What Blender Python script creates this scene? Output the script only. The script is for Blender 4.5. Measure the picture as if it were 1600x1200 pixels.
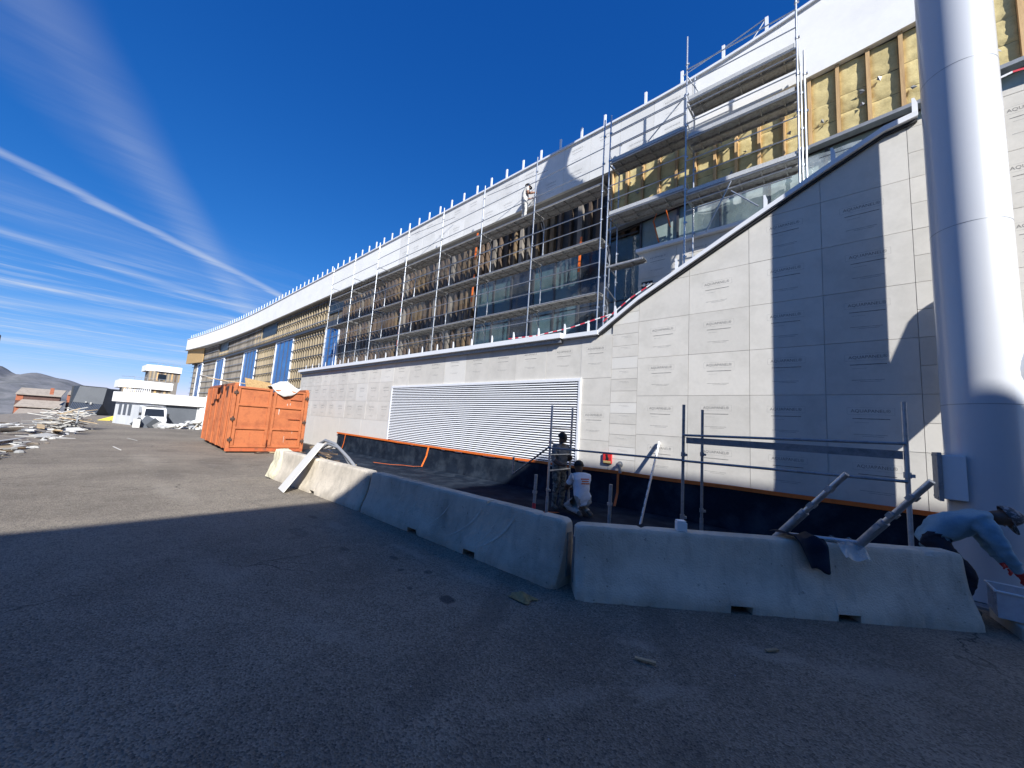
import bpy, math, random
import numpy as np
from mathutils import Vector, Matrix, Quaternion, noise as mnoise
random.seed(7)
for o in list(bpy.data.objects): bpy.data.objects.remove(o)
SC = bpy.context.scene
COL = SC.collection

# ------------------------------------------------------------------ camera
# World frame: X runs along the panelled wall (right positive), Y goes into the wall, Z up.
PITCH, ROLL, YAW, F_PX = .115923, .06796, -.736754, 585.92
CAM = Vector((0, -8.944, 1.8))
Fv = Vector((math.sin(YAW)*math.cos(PITCH), math.cos(YAW)*math.cos(PITCH), math.sin(PITCH)))
R0 = Vector((math.cos(YAW), -math.sin(YAW), 0)); U0 = R0.cross(Fv)
Rv = R0*math.cos(ROLL) + U0*math.sin(ROLL); Uv = -R0*math.sin(ROLL) + U0*math.cos(ROLL)
cd = bpy.data.cameras.new('camera'); cam = bpy.data.objects.new('camera', cd); COL.objects.link(cam)
cam.matrix_world = Matrix(((Rv.x, Uv.x, -Fv.x, CAM.x), (Rv.y, Uv.y, -Fv.y, CAM.y), (Rv.z, Uv.z, -Fv.z, CAM.z), (0, 0, 0, 1)))
cd.sensor_width = 36; cd.lens = 36*F_PX/1600; cd.clip_start = .05; cd.clip_end = 12000
SC.camera = cam
SC.render.resolution_x, SC.render.resolution_y = 1024, 768

# ------------------------------------------------------------------ sun, sky, exposure
SUN_EL = math.radians(33)
LH = Vector((-.885, .466, 0)).normalized()                       # horizontal direction the light travels
LDIR = Vector((LH.x*math.cos(SUN_EL), LH.y*math.cos(SUN_EL), -math.sin(SUN_EL)))
sd = bpy.data.lights.new('sun', 'SUN'); sd.energy = 4.6; sd.angle = math.radians(.53); sd.color = (1, .995, .98)
sun = bpy.data.objects.new('sun', sd); COL.objects.link(sun); sun.location = (20, -20, 40)
sun.rotation_euler = LDIR.to_track_quat('-Z', 'Y').to_euler()

W = bpy.data.worlds.new('World'); SC.world = W; W.use_nodes = True
W.cycles.sampling_method = 'MANUAL'; W.cycles.sample_map_resolution = 256
nt = W.node_tree; nt.nodes.clear()
def wn(t, **k):
    n = nt.nodes.new(t)
    for a, b in k.items(): setattr(n, a, b)
    return n
def wmath(op, a, b=None, c=None, clamp=False):
    n = wn('ShaderNodeMath', operation=op, use_clamp=clamp)
    for i, v in enumerate((a, b, c)):
        if v is None: continue
        if isinstance(v, (int, float)): n.inputs[i].default_value = v
        else: nt.links.new(v, n.inputs[i])
    return n.outputs[0]
sky = wn('ShaderNodeTexSky', sky_type='NISHITA', sun_disc=False, sun_elevation=SUN_EL,
         sun_rotation=math.atan2(-LH.x, -LH.y), altitude=2300, air_density=1.0, dust_density=.25, ozone_density=3.2)
tc = wn('ShaderNodeTexCoord'); sep = wn('ShaderNodeSeparateXYZ'); nt.links.new(tc.outputs['Generated'], sep.inputs[0])
zz = wmath('MAXIMUM', sep.outputs[2], .02)
cu = wmath('DIVIDE', sep.outputs[0], zz); cv = wmath('DIVIDE', sep.outputs[1], zz)
comb = wn('ShaderNodeCombineXYZ'); nt.links.new(cu, comb.inputs[0]); nt.links.new(cv, comb.inputs[1])
def wnoise(sx, sy, off, detail=5, rough=.6, scale=1):
    m = wn('ShaderNodeMapping'); m.inputs['Scale'].default_value = (sx, sy, 1); m.inputs['Location'].default_value = (off, off*.7, off*.3)
    nt.links.new(comb.outputs[0], m.inputs[0])
    n = wn('ShaderNodeTexNoise'); n.inputs['Scale'].default_value = scale; n.inputs['Detail'].default_value = detail; n.inputs['Roughness'].default_value = rough
    nt.links.new(m.outputs[0], n.inputs[0]); return n.outputs[0]
fine = wnoise(6, 1.1, 8.2, 4, .65)
warp = wmath('MULTIPLY_ADD', fine, .16, cu)
clouds = None
# condensation trails, each a line u = u0 + m*v on the cloud deck with its own width
for u0, m, w, a in ((-2.84, -.75, .10, .62), (-3.4, -.55, .8, .12), (-4.07, -.42, .20, .42), (-5.4, .25, .34, .5),
                    (-6.4, .55, .65, .42), (-8.9, .15, 1.9, .25), (-11.7, .05, 1.4, .5), (4.6, .1, 1.0, .3), (-2.0, -2.7, .42, .17), (-2.22, -2.0, .5, .10)):
    d = wmath('SUBTRACT', warp, wmath('MULTIPLY_ADD', cv, m, u0))
    g = wmath('MULTIPLY_ADD', wmath('MULTIPLY', d, d), -1/(w*w), 1, clamp=True)
    g = wmath('MULTIPLY', wmath('MULTIPLY', g, g), a)
    clouds = g if clouds is None else wmath('ADD', clouds, g)
ws = wn('ShaderNodeMapRange', interpolation_type='SMOOTHSTEP'); nt.links.new(fine, ws.inputs[0]); ws.inputs[1].default_value = .45; ws.inputs[2].default_value = .72
wm = wn('ShaderNodeMapRange', interpolation_type='SMOOTHSTEP'); nt.links.new(wmath('ABSOLUTE', cu), wm.inputs[0]); wm.inputs[1].default_value = 2.4; wm.inputs[2].default_value = 5.5
clouds = wmath('ADD', clouds, wmath('MULTIPLY', wmath('MULTIPLY', wm.outputs[0], wmath('MULTIPLY_ADD', ws.outputs[0], .36, .09)), 1.0))
clouds = wmath('MULTIPLY', clouds, wmath('MULTIPLY_ADD', fine, 1.7, .0))
cmap = wn('ShaderNodeMapRange', clamp=True); nt.links.new(clouds, cmap.inputs[0]); cmap.inputs[2].default_value = 1.0; cmap.inputs[4].default_value = .62
mix = wn('ShaderNodeMix', data_type='RGBA'); nt.links.new(cmap.outputs[0], mix.inputs['Factor'])
# the deep clear blue of high altitude: each channel of the sky gets its own contrast
SKY_K = .1625
sc_ = wn('ShaderNodeSeparateColor'); nt.links.new(sky.outputs[0], sc_.inputs[0])
hs = wn('ShaderNodeCombineColor')
for ch, (gain, pw) in enumerate(((.44, 1.62), (.49, .90), (.79, .61))):
    v_ = wmath('MULTIPLY', wmath('POWER', wmath('MULTIPLY', sc_.outputs[ch], SKY_K), pw), gain/SKY_K)
    nt.links.new(v_, hs.inputs[ch])
nt.links.new(hs.outputs[0], mix.inputs['A']); mix.inputs['B'].default_value = (4.2, 4.6, 5.2, 1)
bg = wn('ShaderNodeBackground'); bg.inputs[1].default_value = .1
nt.links.new(mix.outputs['Result'], bg.inputs[0])
wo = wn('ShaderNodeOutputWorld'); nt.links.new(bg.outputs[0], wo.inputs[0])
SC.view_settings.view_transform = 'Standard'; SC.view_settings.look = 'None'
SC.view_settings.exposure = .76; SC.view_settings.gamma = 1; SC.view_settings.use_curve_mapping = False
SC.render.engine = 'CYCLES'
SC.cycles.max_bounces = 6; SC.cycles.diffuse_bounces = 3; SC.cycles.glossy_bounces = 3; SC.cycles.transmission_bounces = 3; SC.cycles.transparent_max_bounces = 6

# ------------------------------------------------------------------ materials
MATS = {}
def _n(t, typ, **k):
    n = t.nodes.new(typ)
    for a, b in k.items(): setattr(n, a, b)
    return n
def M(name, col, rough=.6, metal=0, var=.12, scale=4, bump=0, bscale=60, rand=0, col2=None, fac=(.45, .7), stretch=(1, 1, 1), spec=.5, coords='Object', trans=0, coat=0):
    """base colour, mottled towards col2 by noise, varied from object to object by rand, with fine relief"""
    m = bpy.data.materials.new(name); m.use_nodes = True; t = m.node_tree; L = t.links.new
    p = t.nodes['Principled BSDF']; p.inputs['Roughness'].default_value = rough; p.inputs['Metallic'].default_value = metal
    p.inputs['Specular IOR Level'].default_value = spec; p.inputs['Coat Weight'].default_value = coat
    tcn = _n(t, 'ShaderNodeTexCoord'); mp = _n(t, 'ShaderNodeMapping'); mp.inputs['Scale'].default_value = stretch
    oi = _n(t, 'ShaderNodeObjectInfo')
    L(tcn.outputs[coords], mp.inputs[0])
    if rand:
        cb = _n(t, 'ShaderNodeVectorMath', operation='SCALE'); cb.inputs[0].default_value = (37, 53, 71); L(oi.outputs['Random'], cb.inputs['Scale'])
        L(cb.outputs[0], mp.inputs['Location'])
    nz = _n(t, 'ShaderNodeTexNoise'); nz.inputs['Scale'].default_value = scale; nz.inputs['Detail'].default_value = 6; nz.inputs['Roughness'].default_value = .62
    L(mp.outputs[0], nz.inputs['Vector'])
    r = _n(t, 'ShaderNodeMapRange'); r.inputs[1].default_value = fac[0]; r.inputs[2].default_value = fac[1]; L(nz.outputs[0], r.inputs[0])
    mx = _n(t, 'ShaderNodeMix', data_type='RGBA'); L(r.outputs[0], mx.inputs['Factor'])
    c2 = col2 or tuple(max(0, c*(1-var*1.6)) for c in col)
    mx.inputs['A'].default_value = (*col, 1); mx.inputs['B'].default_value = (*c2, 1)
    nz2 = _n(t, 'ShaderNodeTexNoise'); nz2.inputs['Scale'].default_value = scale*9; nz2.inputs['Detail'].default_value = 4; L(mp.outputs[0], nz2.inputs['Vector'])
    v = _n(t, 'ShaderNodeMapRange'); v.inputs[3].default_value = 1-var; v.inputs[4].default_value = 1+var; L(nz2.outputs[0], v.inputs[0])
    hv = _n(t, 'ShaderNodeHueSaturation'); L(mx.outputs['Result'], hv.inputs['Color'])
    if rand:
        rr = _n(t, 'ShaderNodeMapRange'); rr.inputs[3].default_value = 1-rand; rr.inputs[4].default_value = 1+rand; L(oi.outputs['Random'], rr.inputs[0])
        mm = _n(t, 'ShaderNodeMath', operation='MULTIPLY'); L(v.outputs[0], mm.inputs[0]); L(rr.outputs[0], mm.inputs[1]); L(mm.outputs[0], hv.inputs['Value'])
    else: L(v.outputs[0], hv.inputs['Value'])
    L(hv.outputs[0], p.inputs['Base Color'])
    rg = _n(t, 'ShaderNodeMapRange'); rg.inputs[3].default_value = max(.02, rough-.1); rg.inputs[4].default_value = min(1, rough+.12); L(nz.outputs[0], rg.inputs[0]); L(rg.outputs[0], p.inputs['Roughness'])
    if bump:
        nb = _n(t, 'ShaderNodeTexNoise'); nb.inputs['Scale'].default_value = bscale; nb.inputs['Detail'].default_value = 5; L(mp.outputs[0], nb.inputs['Vector'])
        bp = _n(t, 'ShaderNodeBump'); bp.inputs['Strength'].default_value = bump; bp.inputs['Distance'].default_value = .01; L(nb.outputs[0], bp.inputs['Height']); L(bp.outputs[0], p.inputs['Normal'])
    if trans:
        tr = _n(t, 'ShaderNodeBsdfTransparent'); ms = _n(t, 'ShaderNodeMixShader')
        tm = _n(t, 'ShaderNodeMapRange'); tm.inputs[1].default_value = .3; tm.inputs[2].default_value = .7
        tm.inputs[3].default_value = max(0, trans-.18); tm.inputs[4].default_value = min(1, trans+.18); L(nz.outputs[0], tm.inputs[0])
        out = t.nodes['Material Output']; L(tm.outputs[0], ms.inputs[0]); L(p.outputs[0], ms.inputs[1]); L(tr.outputs[0], ms.inputs[2]); L(ms.outputs[0], out.inputs[0])
    MATS[name] = m; return m
M('panel', (.64, .605, .54), .85, var=.05, scale=1.9, col2=(.56, .53, .47), rand=.06, bump=.15, bscale=90, spec=.25)
M('panel_pale', (.69, .66, .60), .85, var=.04, scale=2, rand=.03, bump=.1, spec=.25)
M('print', (.10, .10, .105), .8, var=.2, scale=9, trans=.42, spec=.2)
M('print_faint', (.22, .22, .22), .8, var=.2, scale=12, trans=.62, spec=.2)
M('white_metal', (.78, .785, .79), .38, var=.03, scale=3, rand=.02)
M('column_paint', (.575, .585, .60), .3, var=.015, scale=1.2, coat=.4)
M('fascia', (.82, .805, .77), .8, var=.03, scale=.9, col2=(.75, .735, .70), bump=.2, bscale=40, spec=.3)
M('fascia_board', (.72, .705, .665), .85, var=.04, scale=1.3, col2=(.64, .625, .585), rand=.05, spec=.25)
M('galv', (.50, .515, .53), .38, .85, var=.15, scale=9, rand=.12, col2=(.36, .375, .39))
M('galv_dull', (.40, .405, .41), .55, .6, var=.2, scale=12, rand=.18, col2=(.27, .27, .27))
M('steel_grey', (.30, .31, .32), .5, .5, var=.2, scale=12, rand=.1)
M('toe_steel', (.55, .545, .52), .6, .2, var=.25, scale=30, col2=(.40, .39, .36), rand=.1)
M('deck_steel', (.44, .435, .42), .6, .3, var=.25, scale=14, rand=.15, col2=(.24, .23, .21))
M('concrete', (.52, .475, .40), .9, var=.13, scale=1.1, col2=(.31, .285, .24), bump=.5, bscale=28, rand=.04, fac=(.42, .72), spec=.25)
M('scrape', (.80, .72, .60), .9, var=.1, scale=8, trans=.30, spec=.2)
M('concrete_dark', (.22, .215, .205), .92, var=.14, scale=1.4, bump=.4, bscale=30)
M('concrete_pale', (.56, .56, .55), .88, var=.07, scale=.5, col2=(.44, .45, .455), bump=.2, bscale=12, stretch=(1, 1, .35))
M('foam', (.66, .60, .42), .9, var=.15, scale=7, bump=.8, bscale=22)
M('black_plastic', (.014, .021, .034), .6, var=.2, scale=2, col2=(.040, .052, .070), bump=.3, bscale=9, spec=.03)
M('orange_tape', (.80, .17, .025), .5, var=.12, scale=8)
M('wood', (.60, .39, .18), .75, var=.2, scale=3, stretch=(6, 6, .6), rand=.18, col2=(.45, .27, .12))
M('wood_grey', (.21, .185, .155), .85, var=.2, scale=3, stretch=(5, 5, .6), rand=.3, col2=(.17, .145, .12))
M('osb', (.46, .30, .13), .8, var=.25, scale=14, rand=.1, col2=(.30, .18, .07))
M('rockwool', (.62, .51, .25), .95, var=.16, scale=4.5, col2=(.48, .385, .18), bump=.45, bscale=26, rand=.10, spec=.1)
M('batten', (.33, .27, .185), .8, var=.15, scale=4, rand=.2, stretch=(4, 4, .8), col2=(.37, .28, .15))
M('membrane', (.045, .043, .045), .6, var=.25, scale=2.2, col2=(.10, .085, .07))
M('stud_brown', (.115, .08, .055), .8, var=.25, scale=3, rand=.35, stretch=(4, 4, .5), col2=(.10, .065, .04))
M('strip_tan', (.19, .13, .07), .8, var=.2, scale=3, rand=.2, stretch=(4, 4, .5))
M('insul_brown', (.15, .125, .09), .95, var=.25, scale=1.5, col2=(.12, .095, .065), bump=.6, bscale=20)
M('dark_rail', (.085, .09, .10), .45, .4, var=.15, scale=6, rand=.1)
M('grey_rail', (.30, .31, .32), .5, .4, var=.15, scale=6)  # lighter grey metal for the sill and the farther rails
M('blue_film', (.03, .13, .36), .22, var=.12, scale=1.2, rand=.1, col2=(.045, .19, .47))
M('glass_teal', (.075, .13, .145), .07, var=.12, scale=.8, col2=(.13, .20, .21), rand=.12, spec=.7)
M('glass_pale', (.27, .345, .33), .2, var=.12, scale=1.4, col2=(.38, .45, .43), rand=.1, spec=.5)
M('glass_dark', (.02, .03, .045), .06, var=.15, scale=.8, rand=.15, spec=.7)
M('dark_pane', (.030, .040, .045), .4, var=.15, scale=1.5)
M('film', (.16, .165, .17), .22, var=.1, scale=1.6, trans=.80, stretch=(1, 1, .5), spec=.6)
M('film_clear', (.62, .68, .68), .15, var=.1, scale=2.5, trans=.62, spec=.7)
M('soffit', (.34, .33, .31), .85, var=.12, scale=1.2)
M('terrace', (.33, .33, .32), .9, var=.12, scale=1)
M('orange_paint', (.44, .13, .042), .65, var=.16, scale=2.2, col2=(.27, .07, .024), bump=.15, bscale=20, fac=(.48, .75))
M('orange_dark', (.44, .10, .03), .6, var=.2, scale=6, col2=(.24, .075, .035))
M('rust', (.09, .05, .035), .8, var=.3, scale=9)
M('tyre', (.02, .02, .021), .8, var=.2, scale=9)
M('van_white', (.74, .74, .73), .3, var=.03, scale=2, coat=.3)
M('glass_black', (.02, .024, .03), .08, var=.1, scale=2)
M('bag', (.70, .69, .64), .75, var=.1, scale=6, rand=.15, bump=.3, bscale=18)
M('debris_white', (.56, .54, .49), .85, var=.1, scale=4, rand=.25)
M('debris_grey', (.36, .355, .34), .85, var=.15, scale=5, rand=.3)
M('debris_wood', (.45, .33, .19), .85, var=.2, scale=5, rand=.3, stretch=(3, 3, 1))
M('soil', (.24, .20, .155), .95, var=.2, scale=2, col2=(.15, .125, .10), bump=.8, bscale=14)
M('yellow', (.72, .55, .07), .5, var=.08, scale=3)
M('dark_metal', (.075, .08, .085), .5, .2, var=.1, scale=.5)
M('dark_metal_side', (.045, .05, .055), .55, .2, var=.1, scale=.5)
M('corrug_blue', (.085, .10, .13), .45, .3, var=.1, scale=1)
M('chalet_wood', (.36, .115, .055), .8, var=.2, scale=1.2, stretch=(1, 1, 3))
M('chalet_dark', (.12, .065, .05), .85, var=.2, scale=1.2)
M('roof_stone', (.29, .245, .20), .9, var=.15, scale=.8, rand=.08)
M('roof_grey', (.24, .26, .255), .8, var=.1, scale=.5)
M('red_box', (.62, .03, .03), .5, var=.08, scale=6)
M('label_yellow', (.80, .62, .25), .6)
M('ink', (.02, .02, .022), .6)
M('sign_white', (.80, .80, .78), .5, var=.02)
M('tape_red', (.66, .05, .07), .5, var=.05)
M('tape_white', (.80, .79, .77), .5, var=.05)
M('hose', (.24, .245, .255), .5, var=.1, scale=12)
M('skin_dark', (.13, .072, .047), .5, var=.1, scale=10)
M('skin_mid', (.28, .14, .085), .5, var=.1, scale=10)
M('hair', (.008, .007, .007), .6, var=.2, scale=30)
M('cloth_dusty', (.27, .255, .235), .9, var=.2, scale=9, col2=(.14, .13, .12), bump=.5, bscale=25)
M('cloth_camo', (.24, .235, .205), .9, var=.3, scale=13, col2=(.085, .08, .07), bump=.4, bscale=25, fac=(.45, .56))
M('cloth_white', (.72, .73, .76), .9, var=.05, scale=5, bump=.4, bscale=14)
M('cloth_grey', (.42, .40, .365), .9, var=.15, scale=7, bump=.4, bscale=18)
M('cloth_navy', (.022, .025, .04), .9, var=.2, scale=7, bump=.4, bscale=18)
M('cloth_blue', (.19, .33, .42), .9, var=.12, scale=5, col2=(.14, .26, .34), bump=.5, bscale=16)
M('cloth_black', (.02, .02, .02), .85, var=.2, scale=7)
M('glove_red', (.45, .03, .03), .7, var=.1, scale=20)
M('shoe', (.10, .085, .07), .8, var=.2, scale=10)
M('cap', (.09, .09, .095), .9, var=.45, scale=26, col2=(.30, .30, .30), fac=(.5, .56))
M('mountain', (.17, .165, .165), .95, var=.25, scale=.011, col2=(.085, .09, .085), coords='Object', bump=1, bscale=.02)
M('clear_plastic', (.62, .66, .70), .18, var=.05, scale=5, trans=.45, spec=.6)
M('leaf', (.30, .23, .10), .8, var=.3, scale=20)
M('annex_dark', (.10, .11, .125), .6, var=.1, scale=.8)
M('bounce_plaster', (.50, .37, .22), .9, var=.08, scale=.5)  # warm colour of the added row, tints the light it bounces
M('render_wall', (.46, .37, .25), .9, var=.08, scale=.5)

def barrier_mat():
    m = M('concrete_barrier', (.62, .545, .435), .9, var=.12, scale=1.3, col2=(.41, .36, .285), bump=.9, bscale=55, rand=.05, spec=.25)
    t = m.node_tree; L = t.links.new; p = t.nodes['Principled BSDF']
    src = p.inputs['Base Color'].links[0].from_socket
    tcn = _n(t, 'ShaderNodeTexCoord')
    def lay(src, scale, st, lo, hi, amt, col, det=6, seed=0):
        mp = _n(t, 'ShaderNodeMapping'); mp.inputs['Scale'].default_value = st; mp.inputs['Location'].default_value = (seed, seed*.7, 0); L(tcn.outputs['Object'], mp.inputs[0])
        n = _n(t, 'ShaderNodeTexNoise'); n.inputs['Scale'].default_value = scale; n.inputs['Detail'].default_value = det; n.inputs['Roughness'].default_value = .65; L(mp.outputs[0], n.inputs[0])
        r = _n(t, 'ShaderNodeMapRange'); r.inputs[1].default_value = lo; r.inputs[2].default_value = hi; r.inputs[4].default_value = amt; L(n.outputs[0], r.inputs[0])
        x = _n(t, 'ShaderNodeMix', data_type='RGBA'); L(r.outputs[0], x.inputs['Factor']); L(src, x.inputs['A']); x.inputs['B'].default_value = (*col, 1); return x.outputs['Result']
    src = lay(src, 2.2, (1, 1, .28), .54, .72, .42, (.22, .19, .15), 7, 3)          # grimy runs
    src = lay(src, 5.5, (1, 1, .18), .57, .70, .38, (.25, .225, .19), 5, 8)        # finer drips
    src = lay(src, 1.1, (1, 1, 1.6), .54, .72, .5, (.70, .62, .50), 7, 14)         # pale scuffs
    src = lay(src, 16, (1, 1, 1), .66, .72, .6, (.11, .10, .09), 3, 21)            # pits
    L(src, p.inputs['Base Color'])
barrier_mat()
def asphalt():
    m = bpy.data.materials.new('asphalt'); m.use_nodes = True; t = m.node_tree; L = t.links.new
    p = t.nodes['Principled BSDF']; p.inputs['Specular IOR Level'].default_value = .35
    g = _n(t, 'ShaderNodeNewGeometry')
    def nz(scale, detail=6, rough=.6, sx=1, sy=1):
        mp = _n(t, 'ShaderNodeMapping'); mp.inputs['Scale'].default_value = (sx, sy, 1); L(g.outputs['Position'], mp.inputs[0])
        n = _n(t, 'ShaderNodeTexNoise'); n.inputs['Scale'].default_value = scale; n.inputs['Detail'].default_value = detail; n.inputs['Roughness'].default_value = rough
        L(mp.outputs[0], n.inputs[0]); return n.outputs[0]
    def mrange(a, i0, i1, o0, o1):
        r = _n(t, 'ShaderNodeMapRange'); L(a, r.inputs[0])
        for k, v in zip((1, 2, 3, 4), (i0, i1, o0, o1)): r.inputs[k].default_value = v
        return r.outputs[0]
    def mixc(f, a, b):
        x = _n(t, 'ShaderNodeMix', data_type='RGBA')
        if isinstance(f, float): x.inputs['Factor'].default_value = f
        else: L(f, x.inputs['Factor'])
        for s, v in (('A', a), ('B', b)):
            if isinstance(v, tuple): x.inputs[s].default_value = (*v, 1)
            else: L(v, x.inputs[s])
        return x.outputs['Result']
    def mul(a, b):
        n = _n(t, 'ShaderNodeMath', operation='MULTIPLY'); L(a, n.inputs[0])
        if isinstance(b, float): n.inputs[1].default_value = b
        else: L(b, n.inputs[1])
        return n.outputs[0]
    base = mixc(mrange(nz(.35, 8, .68), .36, .64, 0, 1), (.165, .138, .104), (.295, .25, .19))
    base = mixc(mrange(nz(1.7, 6, .7, 1, .45), .5, .78, 0, .55), base, (.37, .312, .238))       # dust dragged along the road
    # aggregate: dark binder with pale chips
    v1 = _n(t, 'ShaderNodeTexVoronoi'); v1.inputs['Scale'].default_value = 70; L(g.outputs['Position'], v1.inputs['Vector'])
    sep = _n(t, 'ShaderNodeSeparateColor'); L(v1.outputs['Color'], sep.inputs[0])
    chip = mul(mrange(sep.outputs[0], .80, 1, 0, 1), mrange(v1.outputs['Distance'], .35, .15, 0, 1))
    base = mixc(mul(chip, .9), base, (.52, .46, .37))
    base = mixc(mrange(sep.outputs[2], .45, 0, 0, .62), base, (.075, .063, .049)); base = mixc(mrange(sep.outputs[2], .6, 1, 0, .34), base, (.40, .338, .258))
    base = mixc(mrange(nz(4.5, 5, .7), .54, .70, 0, .4), base, (.085, .072, .056)); base = mixc(mrange(nz(2.6, 6, .72, .6, 1.3), .56, .72, 0, .42), base, (.38, .32, .245))
    pit = mrange(sep.outputs[1], .25, 0, 0, .75); base = mixc(pit, base, (.06, .052, .042))
    v2 = _n(t, 'ShaderNodeTexVoronoi'); v2.inputs['Scale'].default_value = 260; L(g.outputs['Position'], v2.inputs['Vector'])
    sep2 = _n(t, 'ShaderNodeSeparateColor'); L(v2.outputs['Color'], sep2.inputs[0])
    base = mixc(mrange(sep2.outputs[0], .7, 1, 0, .35), base, (.38, .33, .265))
    # oil drops and damp patches with their own outline
    wob = nz(9, 3); wob2 = nz(5.5, 6, .7)
    for (x, y, rx, ry, a) in ((-3.15, -6.25, .10, .075, .75), (-3.85, -5.98, .06, .05, .6), (-4.1, -6.2, .04, .04, .6), (-4.5, -6.05, .09, .045, .5), (-5.2, -6.4, .10, .05, .45), (-3.6, -6.4, .035, .03, .6),
                               (-15.2, -6.0, 1.6, .5, .16), (-13.0, -7.4, 1.1, .25, .14), (-6.3, -6.6, .3, .12, .3), (-7.1, -6.1, .14, .06, .5)):
        mp = _n(t, 'ShaderNodeMapping'); mp.vector_type = 'TEXTURE'; mp.inputs['Location'].default_value = (x, y, 0); mp.inputs['Scale'].default_value = (rx, ry, 99); L(g.outputs['Position'], mp.inputs[0])
        ln = _n(t, 'ShaderNodeVectorMath', operation='LENGTH'); L(mp.outputs[0], ln.inputs[0])
        ad = _n(t, 'ShaderNodeMath', operation='MULTIPLY_ADD'); L(wob, ad.inputs[0]); ad.inputs[1].default_value = .9; L(ln.outputs['Value'], ad.inputs[2])
        base = mixc(mrange(ad.outputs[0], 1.25, 1.55, a, 0), base, (.028, .028, .03))
    # pale scuffs and dried cement
    sc_ = mul(mrange(nz(.9, 8, .75, .5, 1.6), .60, .74, 0, .6), mrange(nz(.16, 2), .5, .62, 0, 1)); base = mixc(sc_, base, (.48, .45, .39))
    for (x, y, rx, ry, rot, a) in ((-1.05, -5.95, .34, .11, .9, .34), (-1.4, -5.5, .22, .10, .5, .3), (-.55, -4.75, .45, .12, .5, .28), (.1, -4.45, .5, .16, .7, .26), (-1.5, -6.6, .5, .10, 1.1, .24),
                                    (-3.3, -7.4, .7, .14, .4, .2), (-5.3, -7.8, .9, .2, .2, .2), (-6.4, -6.0, .4, .16, .0, .3), (-4.6, -5.75, .5, .12, .0, .3), (-3.4, -5.7, .35, .10, .1, .25), (-10.5, -7.6, 1.6, .3, .1, .22), (-17, -7.6, 2.2, .4, .05, .22)):
        mp = _n(t, 'ShaderNodeMapping'); mp.vector_type = 'TEXTURE'; mp.inputs['Location'].default_value = (x, y, 0); mp.inputs['Rotation'].default_value = (0, 0, rot); mp.inputs['Scale'].default_value = (rx, ry, 99); L(g.outputs['Position'], mp.inputs[0])
        ln = _n(t, 'ShaderNodeVectorMath', operation='LENGTH'); L(mp.outputs[0], ln.inputs[0])
        ad = _n(t, 'ShaderNodeMath', operation='MULTIPLY_ADD'); L(wob2, ad.inputs[0]); ad.inputs[1].default_value = 2.2; L(ln.outputs['Value'], ad.inputs[2])
        base = mixc(mrange(ad.outputs[0], 1.5, 2.15, a, 0), base, (.42, .37, .295))
    # tyre tracks: two bands along a wide arc
    mp = _n(t, 'ShaderNodeMapping'); mp.inputs['Location'].default_value = (9, 9.5, 0); L(g.outputs['Position'], mp.inputs[0])
    ms = _n(t, 'ShaderNodeSeparateXYZ'); L(mp.outputs[0], ms.inputs[0]); cb = _n(t, 'ShaderNodeCombineXYZ'); L(ms.outputs[0], cb.inputs[0]); L(ms.outputs[1], cb.inputs[1])
    ln = _n(t, 'ShaderNodeVectorMath', operation='LENGTH'); L(cb.outputs[0], ln.inputs[0])
    for r0 in (7.2, 8.8):
        ds = _n(t, 'ShaderNodeMath', operation='SUBTRACT'); L(ln.outputs['Value'], ds.inputs[0]); ds.inputs[1].default_value = r0
        ab = _n(t, 'ShaderNodeMath', operation='ABSOLUTE'); L(ds.outputs[0], ab.inputs[0])
        base = mixc(mul(mrange(ab.outputs[0], .10, .17, .34, 0), mrange(nz(1.3, 5), .38, .62, 0, 1)), base, (.07, .062, .052))
    # fine cracks
    vc = _n(t, 'ShaderNodeTexVoronoi'); vc.feature = 'DISTANCE_TO_EDGE'; vc.inputs['Scale'].default_value = .42
    wv = _n(t, 'ShaderNodeVectorMath', operation='MULTIPLY_ADD'); nn2 = _n(t, 'ShaderNodeTexNoise'); nn2.inputs['Scale'].default_value = 1.7; nn2.inputs['Detail'].default_value = 6; L(g.outputs['Position'], nn2.inputs[0])
    L(nn2.outputs['Color'], wv.inputs[0]); wv.inputs[1].default_value = (.9, .9, 0); L(g.outputs['Position'], wv.inputs[2]); L(wv.outputs[0], vc.inputs['Vector'])
    base = mixc(mul(mrange(vc.outputs['Distance'], .0015, .0045, .8, 0), mrange(nz(.22, 2), .50, .60, 0, 1)), base, (.03, .027, .024))
    L(base, p.inputs['Base Color']); p.inputs['Roughness'].default_value = .88
    b1 = _n(t, 'ShaderNodeBump'); b1.inputs['Strength'].default_value = 1.0; b1.inputs['Distance'].default_value = .009; L(v1.outputs['Distance'], b1.inputs['Height'])
    b2 = _n(t, 'ShaderNodeBump'); b2.inputs['Strength'].default_value = .5; b2.inputs['Distance'].default_value = .02; L(nz(14, 6, .7), b2.inputs['Height']); L(b1.outputs[0], b2.inputs['Normal'])
    L(b2.outputs[0], p.inputs['Normal']); MATS['asphalt'] = m
asphalt()

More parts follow.
